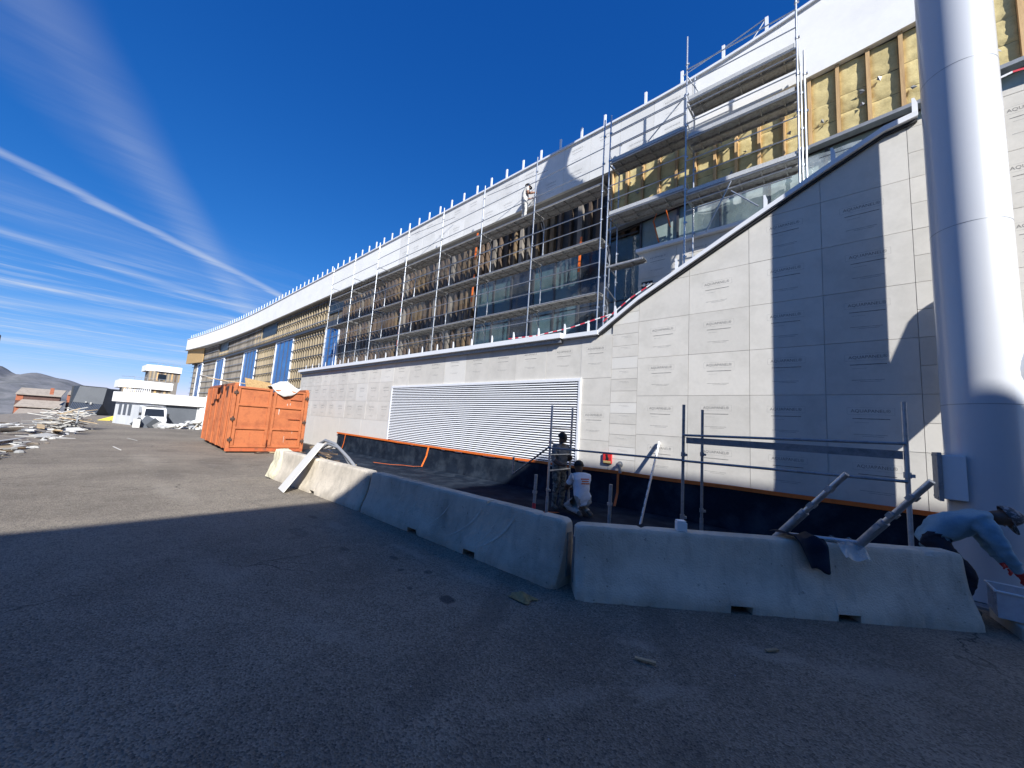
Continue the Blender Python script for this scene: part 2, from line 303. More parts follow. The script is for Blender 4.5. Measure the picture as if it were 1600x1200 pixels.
# ------------------------------------------------------------------ mesh helpers
def tag(o, label=None, cat=None, group=None, kind=None):
    if label: o['label'] = label
    if cat: o['category'] = cat
    if group: o['group'] = group
    if kind: o['kind'] = kind
    return o
def wloc(o):
    v = Vector((0, 0, 0))
    while o is not None: v = v + o.location; o = o.parent
    return v
def thing(name, loc, label, cat, group=None, rz=0):
    o = bpy.data.objects.new(name, None); COL.objects.link(o); o.location = loc; o.rotation_euler.z = rz; o.empty_display_size = .2
    return tag(o, label, cat, group)
class MB:
    def __init__(s): s.v = []; s.f = []; s.mi = []
    def add(s, vs, fs, mi=0):
        b = len(s.v); s.v += [tuple(x) for x in vs]; s.f += [tuple(b+i for i in f) for f in fs]; s.mi += [mi]*len(fs); return s
    def box(s, x0, x1, y0, y1, z0, z1, mi=0):
        return s.add([(x0, y0, z0), (x1, y0, z0), (x1, y1, z0), (x0, y1, z0), (x0, y0, z1), (x1, y0, z1), (x1, y1, z1), (x0, y1, z1)],
                     [(0, 3, 2, 1), (4, 5, 6, 7), (0, 1, 5, 4), (1, 2, 6, 5), (2, 3, 7, 6), (3, 0, 4, 7)], mi)
    def bar(s, p0, p1, w, h, up=(0, 0, 1), mi=0):
        p0, p1 = Vector(p0), Vector(p1); d = (p1-p0).normalized(); u = Vector(up)
        if abs(d.dot(u)) > .98: u = Vector((0, 1, 0))
        sx = d.cross(u).normalized()*w/2; sy = sx.cross(d).normalized()*h/2
        vs = [p+a*sx+b*sy for p in (p0, p1) for a, b in ((-1, -1), (1, -1), (1, 1), (-1, 1))]
        return s.add(vs, [(3, 2, 1, 0), (4, 5, 6, 7), (0, 1, 5, 4), (1, 2, 6, 5), (2, 3, 7, 6), (3, 0, 4, 7)], mi)
    def path(s, pts, r, n=8, mi=0, cap=True):
        pts = [Vector(p) for p in pts]; rs = r if isinstance(r, (list, tuple)) else [r]*len(pts)
        d = (pts[1]-pts[0]).normalized(); u = d.orthogonal().normalized(); b = len(s.v); fs = []
        for i, p in enumerate(pts):
            t = ((pts[min(i+1, len(pts)-1)]-pts[max(i-1, 0)])).normalized(); u = (u - t*u.dot(t)).normalized(); w = t.cross(u)
            for k in range(n):
                a = 2*math.pi*k/n; s.v.append(tuple(p+(u*math.cos(a)+w*math.sin(a))*rs[i]))
        for i in range(len(pts)-1):
            for k in range(n):
                k2 = (k+1) % n; fs.append((b+i*n+k, b+i*n+k2, b+(i+1)*n+k2, b+(i+1)*n+k))
        if cap: fs.append(tuple(b+k for k in reversed(range(n)))); fs.append(tuple(b+(len(pts)-1)*n+k for k in range(n)))
        s.f += fs; s.mi += [mi]*len(fs); return s
    def tube(s, p0, p1, r, n=8, mi=0): return s.path([p0, p1], r, n, mi)
    def prism(s, poly, ax, a, b, mi=0):
        """2D polygon extruded along axis ax from a to b (poly coordinates are the other two axes in order)"""
        n = len(poly)
        def P(q, h):
            l = list(q); l.insert(ax, h); return tuple(l)
        vs = [P(q, a) for q in poly]+[P(q, b) for q in poly]
        fs = [tuple(range(n-1, -1, -1)), tuple(range(n, 2*n))]+[(i, (i+1) % n, n+(i+1) % n, n+i) for i in range(n)]
        return s.add(vs, fs, mi)
    def grid(s, fn, nu, nv, mi=0):
        b = len(s.v)
        for i in range(nu+1):
            for j in range(nv+1): s.v.append(tuple(fn(i/nu, j/nv)))
        fs = [(b+i*(nv+1)+j, b+(i+1)*(nv+1)+j, b+(i+1)*(nv+1)+j+1, b+i*(nv+1)+j+1) for i in range(nu) for j in range(nv)]
        s.f += fs; s.mi += [mi]*len(fs); return s
    def ell(s, c, r, nu=14, nv=9, mi=0, z0=-1, rot=None):
        c = Vector(c); b = len(s.v); a0 = math.asin(max(-1, z0))
        for j in range(nv+1):
            la = a0+(math.pi/2-a0)*j/nv
            for i in range(nu):
                lo = 2*math.pi*i/nu; q = Vector((math.cos(la)*math.cos(lo)*r[0], math.cos(la)*math.sin(lo)*r[1], math.sin(la)*r[2]))
                if rot is not None: q = rot @ q
                s.v.append(tuple(c+q))
        fs = [(b+j*nu+i, b+j*nu+(i+1) % nu, b+(j+1)*nu+(i+1) % nu, b+(j+1)*nu+i) for j in range(nv) for i in range(nu)]
        s.f += fs; s.mi += [mi]*len(fs); return s
    def mesh(s, name, mats, off=(0, 0, 0), smooth=None):
        me = bpy.data.meshes.new(name); off = Vector(off)
        me.from_pydata([tuple(Vector(v)-off) for v in s.v], [], s.f)
        for m in ([mats] if isinstance(mats, str) else mats): me.materials.append(MATS[m])
        me.polygons.foreach_set('material_index', s.mi)
        if smooth:
            me.polygons.foreach_set('use_smooth', [True]*len(s.f)); me.update(); me.set_sharp_from_angle(angle=math.radians(smooth))
        me.update(); return me
    def build(s, name, mats, parent=None, smooth=None, local=False):
        me = s.mesh(name, mats, (0, 0, 0) if (local or parent is None) else wloc(parent), smooth)
        return put(name, me, parent)
def put(name, me, parent=None, loc=(0, 0, 0), rot=None):
    o = bpy.data.objects.new(name, me); COL.objects.link(o); o.parent = parent; o.location = loc
    if rot is not None: o.rotation_euler = rot
    return o
def puts(name, me, parent, world):      # shared mesh data placed at a world position under an unrotated parent
    return put(name, me, parent, Vector(world)-(wloc(parent) if parent else Vector((0, 0, 0))))
def bevel(o, w=.01, seg=2):
    m = o.modifiers.new('bevel', 'BEVEL'); m.width = w; m.segments = seg; m.limit_method = 'ANGLE'; m.angle_limit = math.radians(40); return o
def nz3(x, y, z=0, s=1): return mnoise.noise(Vector((x*s, y*s, z*s)))
def lerp(a, b, t): return a+(b-a)*t

# ------------------------------------------------------------------ ground and terrain
def smooth(a, b, x):
    t = max(0, min(1, (x-a)/(b-a))); return t*t*(3-2*t)
def terrain(x, y):
    z = -1.05*smooth(-32, -66, x) - 7.5*smooth(-90, -260, x) - 55*smooth(-260, -1500, x)
    z -= 7*smooth(-14, -45, y)*smooth(-14, -30, x) + 14*smooth(-60, -300, y)
    if x < -80 or y < -20: z += .35*nz3(x, y, 0, .03)
    return z
xs = [-6500, -4500, -3000, -2000, -1400, -1000, -700, -500, -400, -320, -260, -220, -190, -160, -140, -120]+list(np.arange(-110, -10, 2.5))+list(np.arange(-10, 40, 5))+[60, 100, 200, 500, 1500]
ys = [-5000, -2500, -1200, -700, -450, -300, -200, -140, -100, -80, -60, -50, -45, -40, -35, -30, -27, -24, -21, -18, -16, -14, -12.5, -11, -9, -7, -5, -3, 0, 6, 15, 30, 60, 120, 300, 700, 1500, 4000]
b = MB(); b.v = [(x, y, terrain(x, y)-.03) for x in xs for y in ys]; ny = len(ys)
b.f = [(i*ny+j, (i+1)*ny+j, (i+1)*ny+j+1, i*ny+j+1) for i in range(len(xs)-1) for j in range(ny-1)]; b.mi = [0]*len(b.f)
tag(b.build('ground', 'soil', smooth=60), kind='structure')
b = MB(); rx = list(np.arange(-84, 41, 1.5)); ry = list(np.arange(-60, 1, 1.5))
def inroad(x, y): return y > -11.3 or x > -15.5
def roadz(x, y): return terrain(x, y)+.012*nz3(x, y, 4, .35)+.004
idx = {}
for i, x in enumerate(rx):
    for j, y in enumerate(ry): idx[i, j] = len(b.v); b.v.append((x, y, roadz(x, y) if y > -12 or x > -15 else terrain(x, y)))
b.f = [(idx[i, j], idx[i+1, j], idx[i+1, j+1], idx[i, j+1]) for i in range(len(rx)-1) for j in range(len(ry)-1) if inroad(rx[i]+.7, ry[j]+.7)]
b.mi = [0]*len(b.f); tag(b.build('road', 'asphalt', smooth=60), kind='structure')

# far mountains
RID = [(-3000, 420), (-1500, 360), (-900, 290), (-434, 186), (-353, 138), (-291, 162), (-164, 136), (-10, 90), (120, 72), (400, 60), (900, 50), (2000, 40)]
def ridge(y):
    for (a, h), (c, k) in zip(RID, RID[1:]):
        if a <= y <= c: return lerp(h, k, smooth(a, c, y))
    return 40
def mfn(u, v):
    y = lerp(-2600, 1800, u); x = lerp(-2300, -4700, v); p = 1-abs(v-.7)/.7 if v < .7 else 1-(v-.7)/.6
    h = lerp(-75, ridge(y), max(0, p)**.9)
    h += 26*(1-abs(mnoise.fractal(Vector((x*.004, y*.006, 1)), 1, 2, 5)))*math.sin(math.pi*min(1, max(0, p)))**.6*.9 - 12
    h += 8*mnoise.fractal(Vector((x*.012, y*.016, 3)), 1, 2, 4)*(.2+.8*(1-p))
    return (x, y, h)
b = MB().grid(mfn, 220, 60); tag(b.build('mountain', 'mountain', smooth=60), kind='structure')

# ------------------------------------------------------------------ lettering shared by the boards
fc = bpy.data.curves.new('t', 'FONT'); fc.body = 'AQUAPANEL\u00ae'; fc.align_x = 'CENTER'; fc.align_y = 'CENTER'; fc.size = .1; fc.resolution_u = 2
fo = bpy.data.objects.new('t', fc); COL.objects.link(fo); bpy.context.view_layer.update()
tm = bpy.data.meshes.new_from_object(fo.evaluated_get(bpy.context.evaluated_depsgraph_get()))
tv = [v.co.copy() for v in tm.vertices]; tf = [tuple(p.vertices) for p in tm.polygons]
bpy.data.objects.remove(fo); bpy.data.curves.remove(fc); bpy.data.meshes.remove(tm)
w0 = max(v.x for v in tv)-min(v.x for v in tv); c0 = (max(v.x for v in tv)+min(v.x for v in tv))/2
def print_mesh(sc=1, flip=False, box=True):
    b = MB(); k = .50/w0
    b.add([((v.x-c0)*k, 0, v.y*k*1.05) for v in tv], tf)
    def r(x0, x1, z0, z1, mi=0): b.add([(x0, 0, z0), (x1, 0, z0), (x1, 0, z1), (x0, 0, z1)], [(0, 1, 2, 3)], mi)
    if box:
        for q in ((-.30, .30, .058, .061), (-.30, .30, -.061, -.058), (-.30, -.297, -.058, .058), (.297, .30, -.058, .058)): r(*q, 1)
    r(-.23, .24, -.138, -.126); r(-.22, .20, -.41, -.402, 1); r(-.11, .16, -.438, -.43, 1); r(-.20, -.02, -.20, -.196, 1)
    if flip: b.v = [(-x, y, -z) for x, y, z in b.v]
    return b.mesh('print', ['print', 'print_faint'])
PR, PRF = print_mesh(), print_mesh(flip=True)
def strip_lines():
    b = MB()
    for q in ((-.12, .14, .02, .026), (-.03, .16, -.01, -.005)): b.add([(q[0], 0, q[2]), (q[1], 0, q[2]), (q[1], 0, q[3]), (q[0], 0, q[3])], [(0, 1, 2, 3)])
    return b.mesh('print', 'print_faint')
PRS = strip_lines()

# ------------------------------------------------------------------ the panelled wall in front
TOP = [(-30, 4.42), (-6.3, 4.45), (-5.05, 4.45), (-3.9, 5.22), (-1.63, 6.42), (-.12, 7.19), (.6, 7.54), (1.02, 7.62), (9, 7.62)]
def top(x):
    for (a, h), (c, k) in zip(TOP, TOP[1:]):
        if a <= x <= c: return lerp(h, k, (x-a)/(c-a))
    return 7.62
XL, XR = -26.9, 6.1
LOU = (-15.35, -5.55, .84, 3.24)
wall = thing('panel_wall', (-10, 0, 0), 'long front wall clad in grey cement boards with a sloping white coping', 'wall')
b = MB(); pts = [(XL, -.05), (XR, -.05), (XR, top(XR)-.01)]+[(x, z-.01) for x, z in reversed(TOP) if XL < x < XR]+[(XL, top(XL)-.01)]
# backing wall, left open behind the louvre
b.prism([(XL, -.05), (LOU[0], -.05), (LOU[0], 4.4), (XL, 4.4)], 1, .02, .36)
b.prism([(LOU[0], 3.26), (LOU[1], 3.26), (LOU[1], 4.4), (LOU[0], 4.4)], 1, .02, .36)
b.prism([(LOU[0], -.05), (LOU[1], -.05), (LOU[1], .83), (LOU[0], .83)], 1, .02, .36)
rp = [(LOU[1], -.05), (XR, -.05), (XR, top(XR)-.02)]+[(x, z-.02) for x, z in reversed(TOP) if LOU[1] < x < XR]+[(LOU[1], 4.4)]
b.prism(rp, 1, .02, .36)
b.box(LOU[0]-.1, LOU[1]+.1, .6, .7, .3, 3.6)
b.build('backing', 'concrete_pale', wall)
rnd = random.Random(3)
def panel(x0, x1, z0, z1, pr=None, mat='panel', Y=0., topf=top, parent=None, gap=.0035):
    parent = parent or wall
    x0 += gap; x1 -= gap; z0 += gap; z1 -= gap
    n = 5; tops = [(lerp(x1, x0, i/n), min(z1, topf(lerp(x1, x0, i/n))-.01)) for i in range(n+1)]
    if all(abs(t[1]-z1) < 1e-6 for t in tops): tops = [(x1, z1), (x0, z1)]
    if max(t[1] for t in tops)-z0 < .06: return
    tops = [(x, max(z, z0+.004)) for x, z in tops]
    dy = rnd.uniform(-.0025, .0025)
    o = MB().prism([(x0, z0), (x1, z0)]+tops, 1, Y-.013+dy, Y+.012).build('panel', mat, parent)
    if pr is not None and min(t[1] for t in tops) > z0+.35*(z1-z0):
        jx, jz = rnd.uniform(-.03, .03), rnd.uniform(-.02, .02)
        cz = z0+.70*(z1-z0)+jz; cx = (x0+x1)/2+jx
        if pr is PR and (topf(cx-.3) < cz+.1 or topf(cx+.3) < cz+.1): return
        q = puts('print', pr, parent, (cx, Y-.0155+dy, cz)); w = q.location.copy(); q.parent = o
        q.rotation_euler.y = rnd.uniform(-.012, .012)
ROWS = [.90, 1.85, 2.79, 3.735, 4.68, 5.62, 6.565, 7.51, 8.4]
COLS = [-3.91, -2.71, -1.51, -.31, .89, 1.62, 2.82, 4.02, 5.22, 6.1]
for i, (a, c) in enumerate(zip(COLS, COLS[1:])):
    for j, (z0, z1) in enumerate(zip(ROWS, ROWS[1:])):
        if c-a < 1 :                                       # a column cut into narrow strips behind the steel column
            for h in range(2): panel(a, c, lerp(z0, z1, h/2), lerp(z0, z1, (h+1)/2), PRS if (h+j) % 2 else None)
            continue
        panel(a, c, z0, z1, PRF if (i == 1 and j == 5) else PR)
z = .90; k = 0                                             # narrow offcuts
while z < 5.2:
    h = rnd.choice((.27, .29, .30, .31)); panel(-4.62, -3.91, z, min(z+h, 5.3), PRS if k % 3 else None, 'panel_pale' if k % 4 == 1 else 'panel'); z += h; k += 1
for z0, z1 in ((.90, 1.62), (1.62, 2.55), (2.55, 3.28), (3.28, 4.45)): panel(-5.55, -4.62, z0, z1, PR if z1-z0 > .8 else None)
n = 8
for i in range(n):
    a, c = lerp(LOU[0]-.02, LOU[1]+.02, i/n), lerp(LOU[0]-.02, LOU[1]+.02, (i+1)/n); panel(a, c, 3.265, 4.45, PR, 'panel_pale' if i % 5 == 3 else 'panel')
n = 10
for i in range(n):
    a, c = lerp(XL, LOU[0]-.03, i/n), lerp(XL, LOU[0]-.03, (i+1)/n)
    for j, (z0, z1) in enumerate(((1.72, 2.62), (2.62, 3.52), (3.52, 4.44))): panel(a, c, z0, z1, PR, 'panel_pale' if (i*3+j*5) % 11 == 4 else 'panel')
for a, c in ((XL, -23.8), (-23.8, -20.4)): panel(a, c, .02, 1.72, None, 'panel_pale')
for a, c in ((-20.4, -18), (-18, LOU[0]-.03)): panel(a, c, .9, 1.72, None, 'panel_pale')
# white coping with its upstand brackets
MB().box(XL-.05, -6.15, -.24, .45, 4.47, 4.62).build('coping', 'white_metal', wall)
MB().box(-6.15, -5.0, -.15, .45, 4.46, 4.575).build('coping', 'white_metal', wall)
MB().box(XL, -6.2, -.13, -.02, 4.36, 4.468).build('drip_edge', 'steel_grey', wall)
sl = [p for p in TOP if -5.1 < p[0] < 9]
b = MB(); d = MB(); e = MB()
for (a, h), (c, k) in zip(sl, sl[1:]):
    b.prism([(a, h), (c, k), (c, k+.10), (a, h+.10)], 1, -.14, .05); d.prism([(a, h-.055), (c, k-.055), (c, k-.004), (a, h-.004)], 1, -.07, -.018)
    e.prism([(a, h+.03), (c, k+.03), (c, k+.23), (a, h+.23)], 1, .09, .42)
b.build('sloping_coping', 'white_metal', wall); d.build('drip_edge', 'ink', wall); e.build('sloping_flashing', 'dark_rail', wall)
br = MB().prism([(-.035, 0), (.035, 0), (.035, .22), (.0, .34), (-.035, .34)], 1, -.05, -.035).mesh('bracket', 'white_metal')
x = -26.5
while x < -6: puts('bracket', br, wall, (x, .1, 4.62)); x += 1.02+rnd.uniform(-.05, .05)
for x in (-5.35, -4.55, -3.0, -1.2, -.1, 1.0): puts('bracket', br, wall, (x, .0, max(4.57, top(x)+.08)))

# louvred ventilation grille
lou = thing('louvre_grille', (-10.45, 0, LOU[2]), 'wide white horizontal louvre grille set in the grey board wall', 'grille')
x0, x1, z0, z1 = LOU
b = MB().box(x0-.05, x1+.05, -.06, .04, z1-.03, z1+.06).box(x0-.05, x1+.05, -.06, .04, z0-.05, z0+.03).box(x0-.05, x0+.03, -.058, .04, z0+.03, z1-.03).box(x1-.03, x1+.05, -.058, .04, z0+.03, z1-.03)
bevel(b.build('frame', 'white_metal', lou), .006)
NS = 33; pitch = (z1-z0-.06)/NS
sm = MB().prism([(-.054, -.020), (-.048, -.025), (-.040, -.021), (-.014, .012), (-.020, .018), (-.047, -.013), (-.052, -.013)], 0, -(x1-x0)/2+.035, (x1-x0)/2-.035).mesh('slat', 'white_metal')
for i in range(NS): puts('slat', sm, lou, ((x0+x1)/2, 0, z0+.03+pitch*(i+.42)))
MB().box(x0+.03, x1-.03, .16, .18, z0+.03, z1-.03).build('back_plate', 'dark_metal', lou)

# red call point and the pipe outlet beside it
s = thing('wall_box', (-4.62, 0, 1.05), 'small red box with a yellow label on the board wall', 'sign')
bevel(MB().box(-4.74, -4.5, -.07, -.016, 1.06, 1.32).build('case', 'red_box', s), .01)
MB().box(-4.72, -4.52, -.078, -.071, 1.075, 1.13).build('label', 'label_yellow', s)
MB().prism([(-4.66, 1.15), (-4.58, 1.15), (-4.57, 1.2), (-4.60, 1.24), (-4.60, 1.29), (-4.66, 1.29), (-4.64, 1.22)], 1, -.078, -.071).build('symbol', 'ink', s)
s = thing('pipe_outlet', (-4.2, 0, .9), 'bent metal pipe outlet sticking out of the wall right of the red box', 'pipe')
MB().path([(-4.28, .0, 1.08), (-4.28, -.10, 1.09), (-4.25, -.17, 1.06), (-4.21, -.18, .97), (-4.20, -.18, .88)], .036, 10).build('elbow', 'galv_dull', s, 40)
MB().path([(-4.28, -.02, 1.08), (-4.28, -.045, 1.082)], .075, 12).build('flange', 'steel_grey', s, 40)

# ------------------------------------------------------------------ the long building behind
FT, FB = 13.0, 11.17            # fascia top and bottom
def foff(x):
    if x < -46: return -1.9*((x+46)/38)**2
    return 0
def lift(x): return ((x+5)/4.5)**2 if x > -5 else 0
def ft(x): return FT+.42*lift(x)
def fb(x): return FB+.19*lift(x)
def doff(x): return .55*foff(x) if x < -46 else 0
bld = thing('long_building', (-35, 8, 0), 'long building under cladding works with a broad white curved fascia', 'building')
MB().box(-88, 12, 3.3, 14, 0, 12.6).build('core', 'membrane', bld)
b = MB(); xs_ = list(np.arange(-90, 12.1, 2))
b.box(-27, 6, .37, 3.2, 4.1, 4.3); b.build('terrace', 'terrace', bld)
# soffit
b = MB(); sx_ = list(np.arange(-85, 8.1, 1))
b.v = [(x, yy, fb(x)+.02) for x in sx_ for yy in (2.32+foff(x), 3.6)]; b.f = [(2*i, 2*i+1, 2*i+3, 2*i+2) for i in range(len(sx_)-1)]; b.mi = [0]*len(b.f)
b.build('soffit', 'soffit', bld)
# fascia: smooth render to the left and right, boards in the middle
def ribbon(x0, x1, y0, y1, z0, z1, step=.5, fo_=foff):
    g0 = z0 if callable(z0) else (lambda x: z0); g1 = z1 if callable(z1) else (lambda x: z1)
    b = MB(); n = max(2, int((x1-x0)/step)); X = [lerp(x0, x1, i/n) for i in range(n+1)]
    b.v = [(x, yy+fo_(x), zz) for x in X for yy, zz in ((y0, g0(x)), (y1, g0(x)), (y1, g1(x)), (y0, g1(x)))]
    for i in range(n):
        for k in range(4): b.f.append((i*4+k, (i+1)*4+k, (i+1)*4+(k+1) % 4, i*4+(k+1) % 4))
    b.f += [(0, 1, 2, 3), tuple(n*4+k for k in (3, 2, 1, 0))]; b.mi = [0]*len(b.f); return b
FX0 = -84
ribbon(FX0, -20.2, 2.3, 2.45, FB, FT, 1).build('fascia', 'fascia', bld, 30)
# rounded end of the fascia
ye = 2.3+foff(FX0); b = MB()
arc = [(FX0-1.6*math.sin(t), ye+1.6-1.6*math.cos(t)) for t in [i*math.pi/2/8 for i in range(9)]]+[(FX0-1.6, ye+6)]
b.v = [(x, y, zz) for x, y in arc for zz in (FB, FT)]; b.f = [(2*i, 2*i+2, 2*i+3, 2*i+1) for i in range(len(arc)-1)]; b.mi = [0]*len(b.f); b.build('fascia_end', 'fascia', bld, 30)
b = MB(); b.prism([(x, y) for x, y in arc]+[(FX0+6, ye+6), (FX0+1, ye)], 2, FB+.005, FB+.03); b.prism([(x, y) for x, y in arc]+[(FX0+6, ye+6), (FX0+1, ye)], 2, FT-.03, FT); b.build('fascia_end_slab', 'soffit', bld)
x = -20.2; i = 0
while x < -3.3:
    x2 = min(x+1.2, -3.3)
    for z0, z1 in ((fb, 12.1), (12.1, ft)):
        o = ribbon(x+.004, x2-.004, 2.3, 2.43, z0, z1, .6).build('fascia_board', 'fascia_board', bld)
        if (i*7 + (z0 is fb)) % 3 and x < -4: q = puts('print', PR, bld, ((x+x2)/2, 2.297, (FB if z0 is fb else 12.1)+.62)); q.parent = o
    x = x2; i += 1
ribbon(-3.3, 8, 2.3, 2.45, fb, ft, .25).build('fascia', 'fascia', bld, 30)
ribbon(FX0, 8, 2.23, 2.52, lambda x: ft(x)+.002, lambda x: ft(x)+.075, .5).build('roof_edge', 'white_metal', bld, 30)
MB().box(-85, 10, 2.6, 14, 12.62, 12.9).build('roof', 'roof_grey', bld)
b = MB(); b.v = [(x, yy, FB+.018) for x in sx_ for yy in (2.29+foff(x), 2.5+foff(x))]

# roof edge posts
gr = thing('roof_edge_guard', (-35, 2.5, FT), 'row of short white upright posts along the roof edge of the long building', 'railing')
pm = MB().box(-.04, .04, -.025, .025, 0, .58).mesh('post', 'white_metal')
x = -82.5
while x < -5.6: puts('post', pm, gr, (x, 2.40+foff(x), FT+.07)); x += 1.0
for x in (-4.95, -3.75, -2.55, -1.45, -.35): puts('post', pm, gr, (x, 2.40+foff(x), ft(x)+.07))
MB().path([(-3.75, 2.40, 13.5), (-2.55, 2.40, 13.68), (-1.45, 2.40, 13.9)], .02, 6).build('rail', 'galv', gr)
MB().path([(-1.9, 2.40, 13.3), (-1.45, 2.40, 13.9)], .02, 6).build('brace', 'galv', gr)

FY = 2.75
# --- right: mineral wool between timber studs, glazing below
SX = [-6.1+.555*i for i in range(23)]
SZ0 = 9.3
def sz(x): return 9.16+.085*(x+3.7)
def RY(x): return 2.43+foff(x)
for i, x in enumerate(SX):
    w = .075
    MB().box(x-w/2, x+w/2, RY(x)-.06, RY(x)+.1, sz(x), fb(x)+.01).build('stud', 'wood', bld)
def wool(x0, x1, z0, z1, sd):
    def fn(u, v):
        e = min(u, 1-u, v, 1-v); rr = .0 if e > .01 else .02
        x, z = lerp(x0, x1, u), lerp(z0, z1, v); return (x, RY(x)+.02-.016*mnoise.fractal(Vector((x*7, z*7, sd)), 1, 2, 4)+rr, z)
    return MB().grid(fn, 9, 9)
for i, (a, c) in enumerate(zip(SX, SX[1:])):
    q0 = sz(a)-.02; cuts = [q0, q0+.5+.15*rnd.random(), q0+1.05+.15*rnd.random(), fb(a)+.02]
    for z0, z1 in zip(cuts, cuts[1:]): wool(a+.04, c-.04, z0+.004, z1-.004, i*3+z0).build('insulation_slab', 'rockwool', bld, 80)
am = MB().add([(-.06, 0, 0), (.02, -.03, .07), (.05, -.02, -.01), (.0, -.05, -.05)], [(0, 1, 2), (0, 2, 3), (0, 3, 1), (1, 3, 2)]).mesh('anchor', 'steel_grey')
for i in range(26):
    k = rnd.randrange(len(SX)-1); o = puts('anchor', am, bld, (SX[k]+rnd.uniform(.12, .45), RY(SX[k])-.02, rnd.choice((SZ0+.2, SZ0+.7, SZ0+1.2))+rnd.uniform(-.1, .1))); o.rotation_euler = (rnd.uniform(-1, 1), rnd.uniform(-3, 3), 0)
ribbon(-6.2, 6.2, 2.28, 2.5, lambda x: sz(x)-.09, lambda x: sz(x)-.005, .5).build('sill', 'grey_rail', bld)
ribbon(-6.2, 6.2, 2.56, 2.66, lambda x: sz(x)-.1, fb, .5).build('membrane', 'membrane', bld)
x = -5.05; i = 0
while x < 7:
    ribbon(x+.03, x+1.17, 2.58, 2.61, 7.6, lambda x: sz(x)-.1, .4).build('pane', 'glass_pale', bld)
    MB().box(x-.03, x+.03, RY(x)+.08, RY(x)+.17, 7.6, sz(x)-.095).build('mullion', 'dark_rail', bld); x += 1.2
# plinth behind the sloping coping
pl = thing('plinth_wall', (-1, 2.35, 4.3), 'short set back board wall with white coping under the glazing, behind the sloping coping', 'wall')
MB().box(-5.0, 7, 2.37, 2.55, 4.3, 7.7).build('backing', 'concrete_pale', pl)
for i in range(7):
    for z0, z1 in ((4.32, 5.1), (5.1, 5.97), (5.97, 6.85), (6.85, 7.74)): panel(-5.0+1.2*i, -3.8+1.2*i, z0, z1, PR, 'panel', 2.35, lambda x: 99, pl)
MB().box(-5.06, 7, 2.20, 2.56, 7.745, 7.85).build('coping', 'white_metal', pl)
s = thing('exit_sign', (-4.75, 2.33, 6.55), 'tiny black sign with white arrow on the shaded set back wall', 'sign')
MB().box(-4.87, -4.52, 2.30, 2.335, 6.52, 6.72).build('plate', 'ink', s)
MB().prism([(-4.83, 6.57), (-4.75, 6.57), (-4.75, 6.67), (-4.83, 6.67)], 1, 2.292, 2.299).build('figure', 'sign_white', s)
MB().prism([(-4.70, 6.62), (-4.64, 6.68), (-4.64, 6.64), (-4.56, 6.64), (-4.56, 6.60), (-4.64, 6.60), (-4.64, 6.56)], 1, 2.292, 2.299).build('arrow', 'sign_white', s)
# film hanging over the glazing
def hang(x0, x1, z0, z1, Y, amp=.05, sd=0, top_bow=0):
    def fn(u, v):
        x, z = lerp(x0, x1, u), lerp(z0, z1, v); return (x, Y+amp*mnoise.fractal(Vector((x*2.2, z*.45, sd)), 1, 2, 3)*(1-.6*v)+.02*math.sin(x*9+z), z+top_bow*v*math.sin(u*math.pi))
    return MB().grid(fn, max(8, int((x1-x0)*5)), 14)
f = hang(-3.2, .4, 7.87, 9.1, 2.30, .04, 3).build('plastic_film', 'film_clear', None, 80)
tag(f, 'clear plastic film taped over the glazing strip above the sloping coping', 'plastic film')

# --- middle: dark membrane, timber strips and glazing behind the scaffold
x = -28.3
while x < -5.2:
    low = 8.75 if x > -13.3 else 4.3
    w = rnd.choice((.10, .12, .16, .2)); MB().box(x-w/2, x+w/2, FY-.05-rnd.uniform(0, .02), FY+.12, low, FB+.01).build('strip', rnd.choice(('stud_brown', 'stud_brown', 'stud_brown', 'wood_grey', 'wood_grey', 'strip_tan')), bld)
    x += rnd.uniform(.36, .52)
for zz in (6.05, 7.4, 8.72, 10.1): MB().box(-28.4, -13.3 if zz < 8.5 else -5.2, FY-.095, FY-.072, zz, zz+.06).build('cross_rail', 'dark_rail', bld)
MB().box(-28.6, -5.2, FY+.14, FY+.2, 4.3, FB).build('membrane', 'membrane', bld)
gx = [-13.25, -12.1, -11.0, -9.75, -8.65, -7.5, -6.3, -5.12]
for i, (a, c) in enumerate(zip(gx, gx[1:])):
    for z0, z1 in ((4.35, 6.4), (6.45, 8.7)): MB().box(a+.04, c-.04, FY+.0, FY+.03, z0, z1).build('pane', ('glass_teal', 'glass_teal', 'glass_dark', 'glass_teal', 'glass_teal', 'glass_dark', 'glass_teal')[i], bld)
    MB().box(a-.04, a+.04, FY-.05, FY+.05, 4.3, 8.74).build('mullion', 'dark_rail', bld)
f = hang(-28.2, -13.4, 4.4, 10.7, 2.56, .12, 1).build('plastic_film', 'film', None, 80)
tag(f, 'large wrinkled translucent film hanging over the timber strips behind the long scaffold', 'plastic film')
f = hang(-13.2, -5.3, 4.5, 8.6, 2.63, .05, 9).build('plastic_film', 'film', None, 80)
tag(f, 'translucent film hanging over the teal glazing behind the scaffold', 'plastic film')

